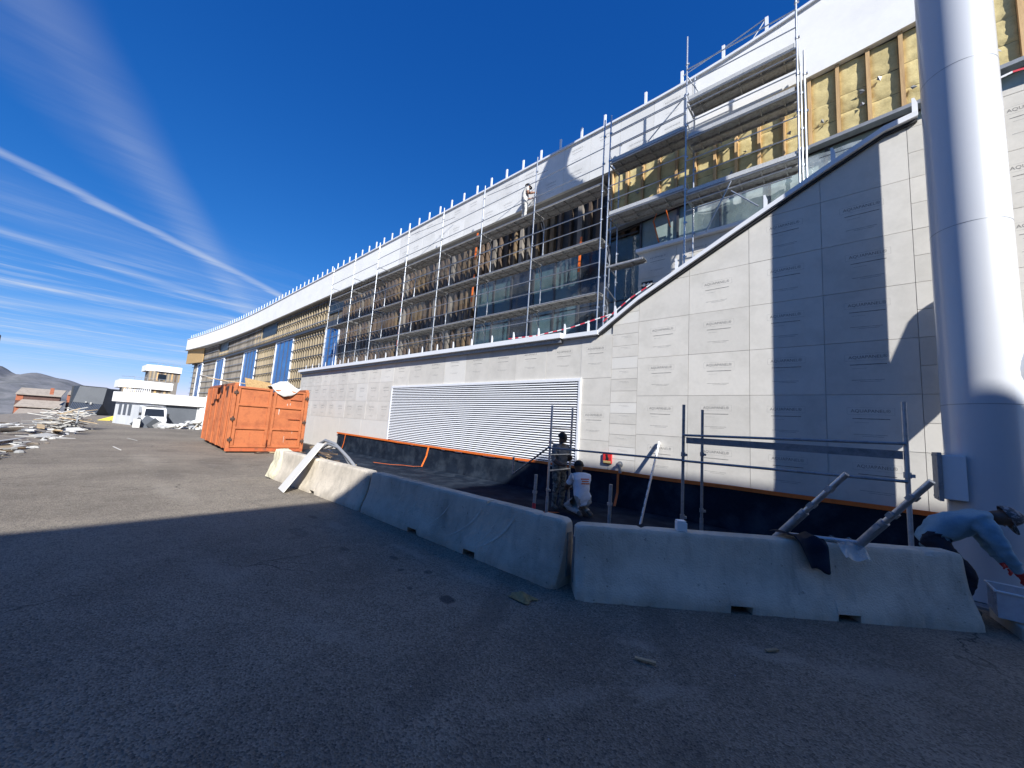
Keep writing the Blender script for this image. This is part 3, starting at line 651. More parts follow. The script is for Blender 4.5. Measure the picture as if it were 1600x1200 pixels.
# --- left: battens over insulation, dark rails, blue windows
def off2(x): return doff(x)
LX0 = -84; WLOW = [(-31.0, -28.5), (-43.3, -38.3), (-55.4, -49.9), (-69.5, -64.4), (-81, -77)]; WUP = [(-31.0, -28.5), (-49.1, -44.2), (-68.7, -63.8)]
ribbon(LX0, -28.6, FY+.1, FY+.25, .1, FB, 2, off2).build('insulation_wall', 'insul_brown', bld)
def inw(x, W): return any(a-.1 < x < c+.1 for a, c in W)
mlo = MB().box(-.06, .06, -.05, .06, 0, 8.05).mesh('batten', 'batten'); mup = MB().box(-.06, .06, -.05, .06, 0, FB-9.2).mesh('batten', 'batten'); mus = MB().box(-.06, .06, -.05, .06, 0, .62).mesh('batten', 'batten')
mlg = mlo.copy(); mlg.materials[0] = MATS['wood_grey']; mug = mup.copy(); mug.materials[0] = MATS['wood_grey']
x = -31.3
while x > LX0+1:
    grey = x < -50 + rnd.uniform(-3, 3)
    if not inw(x, WLOW): puts('batten', mlg if grey else mlo, bld, (x, FY+off2(x), .6))
    if not inw(x, WUP): puts('batten', mug if grey else mup, bld, (x, FY+off2(x), 9.18))
    else: puts('batten', mus, bld, (x, FY+off2(x), 9.18))
    x -= .56
def segs(W, a, c):
    out = []; x = a
    for p, q in sorted(W):
        if q < a or p > c: continue
        if p > x: out.append((x, p))
        x = q
    if x < c: out.append((x, c))
    return out
for zz, W in ((1.2, WLOW), (2.1, WLOW), (3.0, WLOW), (3.9, WLOW), (4.75, WLOW), (5.65, WLOW), (6.55, WLOW), (7.4, WLOW), (8.3, WLOW), (9.35, []), (10.15, WUP), (10.9, WUP)):
    for a, c in segs(W, LX0, -31.05):
        ribbon(a, c, FY-.13, FY-.08, zz, zz+.075, 3, off2).build('rail', 'dark_rail' if a > -52 else 'grey_rail', bld)
ribbon(LX0, -31.05, FY-.2, FY-.02, 8.78, 8.98, 3, off2).build('floor_rail', 'dark_rail', bld)
for a, c in WLOW:
    yo = FY+off2((a+c)/2); k = 4 if c-a > 4 else 3
    w = MB().box(a, a+.08, yo-.1, yo+.1, 2.2, 8.75).box(c-.08, c, yo-.1, yo+.1, 2.2, 8.75).box(a+.08, c-.08, yo-.1, yo+.1, 8.67, 8.75).build('window', 'white_metal', bld)
    for i in range(k):
        p0, p1 = lerp(a+.08, c-.08, i/k), lerp(a+.08, c-.08, (i+1)/k)
        q = MB().box(p0+.03, p1-.03, yo-.03+.012*(i % 2), yo, 2.2, 8.66).build('pane', 'blue_film', bld); q.parent = w
        if i: q = MB().box(p0-.03, p0+.03, yo-.07, yo+.02, 2.2, 8.66).build('mullion', 'corrug_blue', bld); q.parent = w
for a, c in WUP:
    yo = FY+off2((a+c)/2); w = MB().box(a, c, yo+.02, yo+.06, 9.85, FB).build('window', 'dark_pane', bld)
MB().box(-31.0, -28.5, FY-.02, FY+.1, 8.76, 9.2).build('lintel', 'dark_rail', bld)
# plywood corner at the far end
b = MB(); b.prism([(FX0-.5, FY-2.0), (FX0+7, FY+doff(FX0+7)-.25), (FX0+7, FY+doff(FX0+7)-.15), (FX0-.5, FY-1.5)], 2, 8.9, FB); b.build('plywood_sheet', 'osb', bld)

# round white steel column, its unseen top bent to throw the curved shadow on the fascia
colu = thing('steel_column', (1.36, -.88, 0), 'thick round glossy white steel column standing in front of the board wall', 'column')
CX, CY, CR = 1.36, -.88, .385
pts = [(CX, CY, -.02), (CX, CY, 12.2)]; rs = [CR, CR]
for t in np.linspace(.1, 1, 9): pts.append((CX-4.2*smooth(0, 1, t), CY, 12.2+4.0*t)); rs.append(CR)
for t in np.linspace(.12, 1, 8): pts.append((CX-4.2+2.6*t**1.7, CY, 16.2+3.4*t)); rs.append(CR)
MB().path(pts, rs, 56).build('shaft', 'column_paint', colu, 40)
for zz in (2.52, 5.04, 7.5, 10.0): MB().path([(CX, CY, zz), (CX, CY, zz+.008)], CR+.0015, 56).build('joint', 'steel_grey', colu, 40)
arm = [(CX+.1, CY, 2.85), (CX+.5, CY, 3.1), (CX+.9, CY-.02, 3.6), (CX+1.3, CY-.05, 4.35), (CX+1.7, CY-.05, 5.5)]
MB().path(arm, .27, 20).build('shadow_arm', 'column_paint', colu, 40)  # unseen arm added out of frame for its shadow band on the wall
MB().path([(CX, CY, 0), (CX, CY, .03)], .62, 40).build('base_plate', 'steel_grey', colu, 40)
s = thing('junction_box', (1.0, -1.05, 1.2), 'flat grey junction box fixed to the side of the white column', 'box')
bevel(MB().box(.86, .905, -1.30, -.86, 1.22, 1.86).build('cover', 'galv_dull', s), .006)
bevel(MB().box(.907, 1.12, -1.26, -.90, 1.25, 1.83).build('case', 'white_metal', s), .008)
for yy in (-1.27, -.89):
    for zz in (1.26, 1.82): MB().path([(.86, yy, zz), (.853, yy, zz)], .01, 8).build('screw', 'steel_grey', s)

# the neighbouring block behind the viewer, whose shadow lies over the yard
nb = thing('neighbour_block', (20, -25, 0), 'plain rendered block out of view to the right that shades the yard', 'building')
NX, NY, NH = 8.16, -7.9, 12.0
MB().box(NX, NX+30, NY-50, NY, 0, NH-.3).build('wall', 'render_wall', nb)
MB().box(NX-.0, NX+30.1, NY-50.1, NY+.0, NH-.298, NH).build('roof', 'roof_grey', nb)
for i in range(5):
    for zz in (1.5, 5, 8.5): MB().box(NX-.02, NX+.02, NY-6-7*i, NY-3.5-7*i, zz, zz+1.7).build('window', 'glass_dark', nb)

nr = thing('sky_block_row', (-12, -27, 0), 'added unseen row behind the camera that cuts sky light and bounces warm light', 'building')  # unseen row added to cut the sky fill and warm the bounced light
MB().box(-34, 8.1, -34, -21, -8, 4.6).build('wall', 'bounce_plaster', nr)
MB().prism([(-20.5, 4.603), (-27.5, 7.6), (-34.5, 4.603)], 0, -34.4, 8.12).build('roof', 'roof_stone', nr)
for i in range(9):
    for zz in (1.2,): MB().box(-32+4.3*i, -30.6+4.3*i, -21.02, -20.97, zz, zz+1.6).build('window', 'glass_dark', nr)

# ------------------------------------------------------------------ scaffolds
CACHE = {}
def rod(parent, name, p0, p1, r=.024, mat='galv', n=8):
    """straight tube; alike tubes share mesh data"""
    p0, p1 = Vector(p0), Vector(p1); d = p1-p0; L = round(d.length, 3); k = (L, r, mat, n, name)
    if k not in CACHE: CACHE[k] = MB().path([(0, 0, 0), (0, 0, L)], r, n).mesh(name, mat, smooth=40)
    o = puts(name, CACHE[k], parent, p0); o.rotation_euler = d.to_track_quat('Z', 'Y').to_euler(); return o
def standard(parent, x, y, z0, z1, mat='galv', r=.0245):
    """upright with its coupling collars"""
    L = round(z1-z0, 2); k = ('st', L, mat, r)
    if k not in CACHE:
        b = MB().path([(0, 0, 0), (0, 0, L)], r, 8)
        z = .5
        while z < L: b.path([(0, 0, z), (0, 0, z+.07)], r*1.45, 8); b.box(r*.8, r*2.6, -.02, .02, z+.01, z+.05); z += 1.0
        CACHE[k] = b.mesh('standard', mat, smooth=40)
    return puts('standard', CACHE[k], parent, (x, y, z0))
def deck(parent, x0, x1, y0, y1, z, mat='deck_steel', name='deck'):
    """hollow steel deck plank: top sheet, side lips, end hooks, stiffeners below"""
    L, w = round(x1-x0, 2), round(y1-y0, 3); k = ('dk', L, w, mat)
    if k not in CACHE:
        b = MB().box(0, L, 0, w, .045, .055).box(0, L, 0, .012, -.02, .044).box(0, L, w-.012, w, -.02, .044)
        x = .25
        while x < L: b.box(x, x+.03, .013, w-.013, .0, .044); x += .5
        CACHE[k] = b.mesh(name, mat)
    return puts(name, CACHE[k], parent, (x0, y0, z))
def frame(parent, x, yo, yi, z0, zd, mat='galv'):
    """portal: inner leg curving over to the outer standard under the deck"""
    k = ('fr', round(yi-yo, 2), round(zd-z0, 2), mat)
    if k not in CACHE:
        w, h = yi-yo, zd-z0; r = .28
        pts = [(0, w, 0), (0, w, h-r-.06)]+[(0, w-r+r*math.cos(a), h-r-.06+r*math.sin(a)) for a in (math.pi/8, math.pi/4, 3*math.pi/8, math.pi/2)]+[(0, 0, h-.06)]
        CACHE[k] = MB().path(pts, .0215, 8).path([(0, w, h-.62), (0, w-.22, h-.24)], .014, 6).path([(0, w, .45), (0, w, .54)], .034, 8).mesh('frame', mat, smooth=40)
    return puts('frame', CACHE[k], parent, (x, yo, z0))
YO, YI, TZ = 1.45, 2.13, 4.3
BX = [-27.6, -24.25, -21.05, -17.85, -14.78, -11.85, -8.88, -5.95]
sc1 = thing('facade_scaffold', (-17, 1.8, TZ), 'long galvanised scaffold with three deck levels against the dark facade, on the terrace', 'scaffold')
for i, x in enumerate(BX):
    standard(sc1, x, YO, TZ, 12.45)
    lev = [8.0, 10.05] if i < 2 else [6.33, 8.2, 10.15]
    z0 = TZ
    for z in lev: frame(sc1, x, YO, YI, z0, z); z0 = z+.0
    MB().path([(x-.12, YO, TZ+.01), (x+.12, YO, TZ+.01)], .07, 4).build('base_plate', 'galv_dull', sc1)
for i, (a, c) in enumerate(zip(BX, BX[1:])):
    left = i < 2
    lev = [8.0, 10.05] if left else [6.33, 8.2, 10.15]
    for z in lev:
        for y0 in (YO+.04, YO+.36): deck(sc1, a+.02, c-.02, y0, y0+.31, z)
        rod(sc1, 'ledger', (a, YO, z+.0), (c, YO, z+.0), .0215)
    for z in ([5.0, 5.9, 6.45, 7.2, 8.55, 9.1, 9.55, 11.15, 12.1] if left else [4.95, 5.75, 6.85, 7.35, 8.72, 9.22, 10.75, 11.4]):
        rod(sc1, 'guard_rail', (a, YO-.02, z), (c, YO-.02, z), .0165)
    if left:
        deck(sc1, a+.02, c-.02, YI-.05, YI+.12, 10.95)
        for q in (a, c): rod(sc1, 'bracket', (q, YO, 10.92), (q, YI+.12, 10.92), .02)
for a, c in ((BX[3], BX[4]), (BX[5], BX[6])): rod(sc1, 'tie', (a+.2, YO, 11.9), (c, YI, 12.3), .012)
for i, z in ((2, 6.9), (2, 9.0), (4, 8.5), (4, 10.6), (6, 8.6)):     # orange straps hanging at the frames
    MB().bar((BX[i]+1.55, YI+.25, z-.9), (BX[i]+1.6, YI+.25, z+.45), .09, .02).build('strap', 'orange_tape', sc1)
MB().path([(BX[1]+.2, YI-.1, 4.9), (BX[1]+.8, YI-.15, 5.25), (BX[1]+1.6, YI-.12, 5.0), (BX[1]+2.3, YI-.1, 4.75)], [.12, .2, .16, .05], 7).build('film_bundle', 'film_clear', sc1, 80)

sc2 = thing('tower_scaffold', (-3.3, 1.8, TZ), 'taller scaffold tower with perforated decks in front of the yellow insulation', 'scaffold')
TX = [-5.72, -3.3, -.72]
for x, zt, zi in ((TX[0], 12.5, 11.9), (TX[1], 13.75, 12.95), (TX[2], 13.35, 11.6)):
    standard(sc2, x, YO, TZ if x < -1 else 4.31, zt); standard(sc2, x+.02, YI, TZ, zi)
standard(sc2, TX[2]+.13, YO+.1, 4.31, 11.5)
for a, c, zs in ((TX[0], TX[1], (8.85, 10.72)), (TX[1], TX[2], (8.65, 10.38, 11.58))):
    for z in zs:
        for y0 in (YO+.03, YO+.35): deck(sc2, a+.03, c-.03, y0, y0+.31, z)
        for q in (a, c): rod(sc2, 'transom', (q, YO, z-.03), (q, YI, z-.03), .022); rod(sc2, 'transom_brace', (q, YO, z+.32), (q, YI, z-.02), .014)
        rod(sc2, 'ledger', (a, YO, z), (c, YO, z), .0215)
        MB().box(a+.05, c-.05, YO+.005, YO+.03, z+.055, z+.17).build('toe_board', 'toe_steel', sc2)
    for z in [zs[0]+.55, zs[0]+1.05, zs[1]+.5, zs[1]+1.0, zs[-1]+.55, zs[-1]+1.05]:
        if z < 13.0: rod(sc2, 'guard_rail', (a, YO-.02, z), (c, YO-.02, z), .0165)
deck(sc2, TX[0]+.02, -4.5, YO+.03, YO+.34, 7.12); rod(sc2, 'ledger', (TX[0], YO, 7.1), (-4.5, YO, 7.1), .02)
for z in (8.18, 8.42): rod(sc2, 'guard_rail', (TX[1], YO, z), (TX[2]-.15, YO, z+.02), .0165)
rod(sc2, 'diagonal', (TX[1]+.55, YO, 7.4), (TX[1]+1.15, YO, 8.62), .018); rod(sc2, 'diagonal', (TX[1]+1.15, YO, 8.35), (TX[1]+1.75, YO, 7.7), .018)
rod(sc2, 'diagonal', (-4.45, YO+.05, 10.95), (TX[1], YO+.05, 11.9), .018)
rod(sc2, 'diagonal', (TX[1], YO+.02, 12.45), (TX[1]+.35, YI, 11.9), .018)
for z in (5.4, 6.2, 7.0): rod(sc2, 'transom', (TX[0]+.05, YO, z+.25), (TX[0]+.05, YI, z), .02)

# orange straps near the plinth
for k, (x, z) in enumerate(((-4.35, 7.95), (-4.0, 8.35))):
    o = MB().bar((x, 2.3, z), (x-.18, 2.3, z+.75), .10, .02).bar((x-.18, 2.3, z+.75), (x-.1, 2.32, z+1.0), .05, .015).build('webbing_strap', 'orange_tape')
    tag(o, ('orange webbing strap standing on the set back coping, lower one beside the tower scaffold', 'orange webbing strap hanging behind the tower scaffold, upper one by the glazing')[k], 'strap')

# red and white warning tape
def warn(pts, label):
    b = MB(); pts = [Vector(p) for p in pts]; n = 0
    for p, q in zip(pts, pts[1:]):
        k = max(1, int((q-p).length/.16))
        for i in range(k): b.bar(p.lerp(q, i/k), p.lerp(q, (i+1)/k), .006, .035, mi=n % 2); n += 1
    return tag(b.build('warning_tape', ['tape_red', 'tape_white']), label, 'tape')
warn([(-9.3, .95, 5.05), (-8, .95, 5.02), (-6.6, .95, 5.12), (-5.2, .95, 5.35)], 'red and white warning tape strung along the terrace behind the low coping')
warn([(-5.2, .5, 5.0), (-4.4, .5, 5.55), (-3.8, .5, 5.85)], 'red and white warning tape running up beside the start of the sloping coping')
warn([(1.5, .6, 8.15), (2.2, .6, 8.3), (3.2, .6, 8.2), (4.5, .6, 8.3)], 'red and white warning tape on the roof edge right of the white column')

# small ground scaffold at the wall
GY0, GY1 = -2.33, -1.4
s3 = thing('ground_scaffold', (-2, -1.9, 0), 'low open scaffold of grey standards and rails standing on the black sheet', 'scaffold')
for x, y, z1 in ((-4.78, GY0, 2.34), (-4.86, GY1, 2.36), (-2.07, GY0, 2.38), (-2.03, GY1, 2.37), (.5, GY0, 2.44)):
    standard(s3, x, y, .02, z1, 'galv_dull' if x > -3 else 'galv', .025)
    MB().box(x-.07, x+.07, y-.07, y+.07, .012, .024).build('base_plate', 'white_metal', s3)
    rod(s3, 'spindle', (x, y, .024), (x, y, .42), .033, 'galv_dull')
for z in (.95, 1.85): rod(s3, 'rung', (-4.78, GY0, z), (-4.86, GY1, z), .022)
rod(s3, 'rung', (-4.8, GY0+.02, 1.28), (-4.86, GY1, 1.28), .018)
rod(s3, 'guard_rail', (-4.8, GY0-.03, 1.43), (-2.07, GY0-.03, 1.46), .019, 'steel_grey')
rod(s3, 'guard_rail', (-2.07, GY0-.03, 1.45), (.5, GY0-.03, 1.48), .019, 'steel_grey')
rod(s3, 'guard_rail', (-2.07, GY0-.03, 1.87), (.5, GY0-.03, 1.93), .019, 'steel_grey')
MB().box(-2.02, .47, GY0-.02, GY0+.015, 1.74, 1.84).build('toe_board', 'steel_grey', s3)
rod(s3, 'diagonal', (-4.8, GY0, 1.45), (-6.5, -1.5, .62), .02, 'steel_grey')
rod(s3, 'diagonal', (-6.5, -1.5, .62), (-6.52, -1.5, 1.05), .03, 'steel_grey')
def stub(x, y, h, label, red):
    o = thing('jack_stub', (x, y, 0), label, 'post')
    rod(o, 'tube', (x, y, .02), (x+.01, y, h), .034, 'galv_dull', 12); rod(o, 'collar', (x, y, h*.55), (x, y, h*.55+.05), .05, 'galv_dull', 12)
    if red: rod(o, 'red_sleeve', (x, y, .022), (x, y, .28), .037, 'tape_red', 12)
    MB().box(x-.07, x+.07, y-.07, y+.07, .01, .02).build('foot', 'galv_dull', o)
stub(-4.95, -2.55, .86, 'short grey scaffold post with red lower sleeve left of the standing worker', True)
stub(-3.42, -2.2, .86, 'short plain grey scaffold post right of the kneeling worker', False)
o = thing('leaning_bar', (-3.25, -1.2, 0), 'white perforated metal bar leaning diagonally against the board wall', 'bar')
MB().bar((-3.22, -1.25, .02), (-3.32, -.04, 1.70), .075, .02, up=(1, 0, 0)).build('bar', 'white_metal', o)
p0, p1 = Vector((-3.22, -1.25, .02)), Vector((-3.32, -.04, 1.70)); nn = Vector((0, -.81, -.58)).cross(Vector((1, 0, 0))).normalized()
for i in range(9):
    q = p0.lerp(p1, .1+.1*i); qd = (p1-p0).normalized(); MB().bar(q-qd*.035, q+qd*.035, .082, .012, up=(1, 0, 0)).build('slot', 'steel_grey', o)
o = thing('leaning_board', (-2.9, -.5, .9), 'narrow grey upright board standing against the wall beside the leaning bar', 'board')
MB().box(-2.86, -2.72, -.62, -.59, .05, 2.1).build('board', 'galv_dull', o)
bpy.data.objects.remove(o.children[0]); bpy.data.objects.remove(o)

# loose scaffold frame resting on the barrier
s4 = thing('loose_scaffold_frame', (-.6, -3.2, 0), 'loose H shaped scaffold frame leaning over the front concrete barrier', 'scaffold frame')
A0, A1, B0, B1 = Vector((-1.2, -3.02, .05)), Vector((-.04, -3.45, 1.55)), Vector((-.45, -2.72, .05)), Vector((.58, -3.42, 1.56))
for p, q in ((A0, A1), (B0, B1)):
    m = p.lerp(q, .68); rod(s4, 'leg', p, m, .045, 'galv_dull', 14); rod(s4, 'spigot', m, q, .03, 'galv', 14)
    for t in (.62, .72, .86):
        c = p.lerp(q, t); MB().bar(c, c+(q-p).normalized()*.06, .12, .05).build('clip', 'galv_dull', s4)
rod(s4, 'crossbar', A0.lerp(A1, .47), B0.lerp(B1, .49), .026, 'galv', 10)

# ------------------------------------------------------------------ concrete barriers
def barrier(name, p0, p1, label, H=.75, seed=0, notches=(.38, .64), foam=False, mat='concrete_barrier'):
    """p0, p1: ends of the base line on the camera side; local x along, y away from camera"""
    p0, p1 = Vector((*p0, 0)), Vector((*p1, 0)); d = p1-p0; L = d.length; rz = math.atan2(d.y, d.x)
    o = thing(name, p0, label, 'barrier', 'concrete barriers along the yard', rz)
    half = [(0, 0), (0, .07), (.035, .16), (.085, .27), (.125, .40), (.148, .55), (.165, .70), (.172, H-.022), (.186, H-.004), (.205, H)]
    Wd = .56; prof = half+[(Wd-a, z) for a, z in reversed(half)]
    st = [0, .015, .04, .09]+[.09+(L-.18)*i/90 for i in range(1, 90)]+[L-.09, L-.04, L-.015, L]
    for q in notches: st += [L*q-.001, L*q+.001, L*q+.23, L*q+.232]
    st = sorted(st); b = MB()
    for x in st:
        e = min(x, L-x); c = max(0, 1-e/.09); ch = .045*(c**2)
        inn = any(L*q < x < L*q+.231 for q in notches)
        for k, (y, z) in enumerate(prof):
            yy = y+(ch if y < Wd/2 else -ch); z2 = z-ch*(z/H)*.8
            if inn and z < .08: z2 = .078 if z == 0 else .082+z*.05
            if e > .05 and not inn:
                w = .005*mnoise.fractal(Vector((x*3.1+seed*9, z*6, y*6)), 1, 2, 4); yy += w*(1 if y > Wd/2 else -1); z2 += .003*nz3(x*3+seed, y*5, seed)
                if z > H-.03: chip = max(0, nz3(x*7+seed*5, 4.2, y*3)-.42)*.09; z2 -= chip; yy += chip*(1 if y < Wd/2 else -1)
                if z == 0: z2 = 0
            if z < .12 and not inn: yy += .05*max(0, nz3(x*11+seed*3, z*12, 2)-.12)*(1 if y < Wd/2 else -1)
            b.v.append((x, yy, z2))
    n = len(prof); m = len(st)
    for i in range(m-1):
        for k in range(n-1): b.f.append((i*n+k, (i+1)*n+k, (i+1)*n+k+1, i*n+k+1))
        b.f.append((i*n+n-1, (i+1)*n+n-1, (i+1)*n, i*n))
    b.f += [tuple(range(n)), tuple((m-1)*n+k for k in reversed(range(n)))]; b.mi = [0]*len(b.f)
    b.build('block', mat, o, 38, local=True)
    for e in (-.012, L-.02): MB().box(e, e+.032, .24, .32, .1, .6).build('joint_key', 'steel_grey', o, None, local=True)
    if foam:
        def fn(u, v):
            a = lerp(0, len(half)+2, v); k = min(int(a), len(prof)-2); q = a-k; y, z = lerp(prof[k][0], prof[k+1][0], q), lerp(prof[k][1], prof[k+1][1], q)
            x = lerp(-.05, .42, u)*(1+.25*math.sin(v*7)); h = .035+.05*abs(mnoise.fractal(Vector((x*6, y*6, z*6)), 1, 2, 4)); h *= min(1, 4*(1-u))
            return (x, y-h*.8 if z < H-.02 else y, z+h*.6)
        MB().grid(fn, 14, 22).build('foam_skin', 'foam', o, 80, local=True)
    return o
barrier('concrete_barrier', (-2.24, -5.22), (1.04, -2.40), 'front grey concrete barrier nearest the camera with the loose frame leaning on it', seed=1)
barrier('concrete_barrier', (-7.06, -5.29), (-2.55, -5.20), 'middle concrete barrier in shade with curved pale scratches', seed=2, notches=(.36, .66))
barrier('concrete_barrier', (-11.9, -5.50), (-7.12, -5.29), 'far concrete barrier, half in sun, with a board leaning on it', seed=3, foam=True, notches=(.55,))
o = MB().add([(-.29, 0, 0), (.29, 0, 0), (.29, .02, 0), (-.29, .02, 0), (-.29, .72, 1.08), (.29, .72, 1.10), (.29, .735, 1.09), (-.29, .735, 1.07)], [(0, 3, 2, 1), (4, 5, 6, 7), (0, 1, 5, 4), (1, 2, 6, 5), (2, 3, 7, 6), (3, 0, 4, 7)]).mesh('leaning_board', 'panel_pale')
o = put('leaning_board', o, None, (-9.75, -5.83, .02), (0, 0, -.12)); tag(o, 'pale cement board offcut leaning on the far concrete barrier', 'board')
for k, (dx, dz) in enumerate(((0, 0), (.25, -.08))):
    o = MB().path([(-12.3+dx, -4.3, .5), (-12.0+dx, -4.3, .86+dz), (-11.5+dx, -4.25, 1.06+dz), (-10.9+dx, -4.22, 1.0+dz), (-10.3+dx, -4.2, .78+dz), (-9.9+dx, -4.15, .48), (-9.6+dx, -4.1, .1)], .045, 10).build('hose', 'hose', None, 60)
    tag(o, ('thick grey hose arching up behind the far barrier, the higher one', 'thick grey hose arching behind the far barrier just below the higher one')[k], 'hose')
rub = thing('timber_offcut_pile', (-11.5, -4.2, 0), 'small pile of broken timber and offcuts behind the far concrete barrier', 'debris')
r2 = random.Random(12)
for i in range(16):
    p = Vector((-12.4+r2.random()*1.6, -4.6+r2.random()*.7, .25+.04*i)); a = r2.uniform(-.6, .6)
    MB().bar(p, p+Vector((math.cos(a)*r2.uniform(.5, 1.1), math.sin(a)*.5, r2.uniform(-.12, .18))), r2.uniform(.04, .12), .035).build('offcut', r2.choice(('debris_wood', 'stud_brown', 'debris_white')), rub)
# pale scrape marks on the middle barrier
mb_ = [o for o in bpy.data.objects if o.name.startswith('concrete_barrier') and 'middle' in o.get('label', '')][0]
for i, (x, sp_, w) in enumerate(((1.25, .35, .02), (1.75, .45, .014), (2.5, .5, .022), (3.15, .55, .03), (3.75, .5, .04), (.7, .3, .012), (3.5, .35, .012))):
    b = MB(); fr2 = [(.035, .16), (.085, .27), (.125, .40), (.148, .55), (.165, .66)]; n_ = 9
    for k in range(n_+1):
        t = k/n_*(len(fr2)-1); q = min(int(t), len(fr2)-2); f_ = t-q; y_, z_ = lerp(fr2[q][0], fr2[q+1][0], f_), lerp(fr2[q][1], fr2[q+1][1], f_)
        xx = x-sp_*(1-k/n_)**1.6; ww = w*(.4+.8*math.sin(math.pi*(k+.5)/(n_+1)))
        b.v += [(xx-ww/2, y_-.0115, z_), (xx+ww/2, y_-.0115, z_+.003)]
    b.f = [(2*k, 2*k+1, 2*k+3, 2*k+2) for k in range(n_)]; b.mi = [0]*n_; b.build('scrape_mark', 'scrape', mb_, 60, local=True)
# things on the front barrier
e1 = (Vector((1.04, -2.40, 0))-Vector((-2.24, -5.22, 0))).normalized(); n1 = Vector((-e1.y, e1.x, 0))
def onb(t, y, z): return Vector((-2.24, -5.22, 0))+e1*t+n1*y+Vector((0, 0, z))
o = MB().box(-.055, .055, -.05, .05, 0, .095).box(-.05, .045, -.045, .05, .0951, .115).mesh('small_box', 'sign_white')
o = put('small_box', o, None, onb(1.22, .27, .752), (0, 0, .6)); tag(o, 'small white cardboard box standing on the front barrier by the scaffold post', 'box'); bevel(o, .004)
def rag(u, v):
    w = .40*(1-.55*v)*(.75+.3*math.sin(3*u+1)); t = 2.55+(u-.35)*w*1.7+.10*v
    y = .40-.5*v if v < .5 else .15-.06*(v-.5)*2; z = .775 if v < .45 else .775-(v-.45)*.62*(1-.5*abs(u-.45))
    return onb(t, y-.035*math.sin(u*8+v*3)*(v > .4)-.02*(v > .5), z+.02*math.sin(u*11+v*4)+.018)
o = MB().grid(rag, 16, 18).build('plastic_rag', 'black_plastic', None, 80); m_ = o.modifiers.new('t', 'SOLIDIFY'); m_.thickness = .004
tag(o, 'crumpled piece of black plastic hanging over the edge of the front barrier', 'plastic sheet')
def rag2(u, v): return onb(2.95+.26*u-.1*v, .34-.36*v+.02*math.sin(6*u), .785+.02*math.sin(u*9+v*7)-max(0, v-.55)*.30)
o = MB().grid(rag2, 9, 9).build('plastic_rag', 'film_clear', None, 80); tag(o, 'scrap of clear plastic beside the black rag on the front barrier', 'plastic sheet')

# ------------------------------------------------------------------ black sheeting and orange tape at the wall foot
def sheet(u, v):
    x = lerp(-20.3, 1.35, u)
    a = v*4.0; k = .035+.03*mnoise.fractal(Vector((x*1.3, a*1.2, 5)), 1, 2, 4)
    if a < .9: y, z = -.035-k-.10*smooth(.4, .9, a)*abs(nz3(x*.9, 1)), .90-a
    else: y, z = -.16-(a-.9)*lerp(1, .36, smooth(-2.6, .3, x)), .025+.03*abs(mnoise.fractal(Vector((x*.9, a*1.1, 8)), 1, 2, 4))+.05*max(0, nz3(x*.7+4, a*1.4))**1.5
    if .75 < a < 1.15: z = max(z, .02)+.04*smooth(.3, 0, abs(a-.95)); y -= .02
    return (x, y, z)
o = MB().grid(sheet, 260, 46).build('plastic_sheet', 'black_plastic', None, 80)
tag(o, 'black plastic sheeting covering the foot of the board wall and the ground before it', 'plastic sheet')
def tape(pts, label, w=.06, up=(0, 0, 1)):
    b = MB(); pts = [Vector(p) for p in pts]
    for p, q in zip(pts, pts[1:]): b.bar(p, q, .006, w, up=up)
    return tag(b.build('orange_tape', 'orange_tape'), label, 'tape')
tape([(x, -.105-.012*abs(nz3(x, 0)), .915-.05*math.sin((x+20)/21*3.14)+.012*nz3(x*.8, 3)) for x in np.linspace(-20.35, 1.4, 60)], 'long strip of orange tape along the top of the black sheeting', .075)
tape([(-19.3, -.11, .9), (-19.35, -.13, .45), (-19.4, -.2, .06)], 'orange tape running down the black sheeting at its far left end', .06, (1, 0, 0))
tape([(-12.1, -.13, .86), (-12.15, -.16, .5), (-12.2, -.3, .1), (-12.3, -.55, .10), (-12.8, -.75, .10), (-13.1, -1.1, .1), (-13.9, -1.35, .1)], 'orange tape bending from the black sheeting onto the ground left of the grille', .06, (1, .5, .3))
tape([(-4.28, -.12, .86), (-4.26, -.17, .4), (-4.26, -.3, .10)], 'orange tape running down the sheeting behind the kneeling worker', .06, (1, 0, 0))
tape([(-4.72, -1.98, .06), (-4.78, -2.25, .09), (-4.9, -2.45, .08)], 'short orange tape end on the ground before the kneeling worker', .06, (1, 0, 0))
o = thing('striped_panel', (1.2, -.12, .35), 'small orange and white panel at the wall foot beside the column', 'panel')
MB().box(.95, 1.6, -.20, -.18, .62, .88).build('plate', 'sign_white', o); MB().box(.93, 1.02, -.215, -.205, .60, .86).build('edge', 'orange_tape', o)

# ------------------------------------------------------------------ orange skip container
P0 = Vector((-18.95, -5.12, 0)); CW = 2.85; rz = math.radians(88)
CL, CH = 6.5, 2.9
ct = thing('skip_container', P0, 'large battered orange steel skip container standing by the far end of the wall', 'container', None, rz)
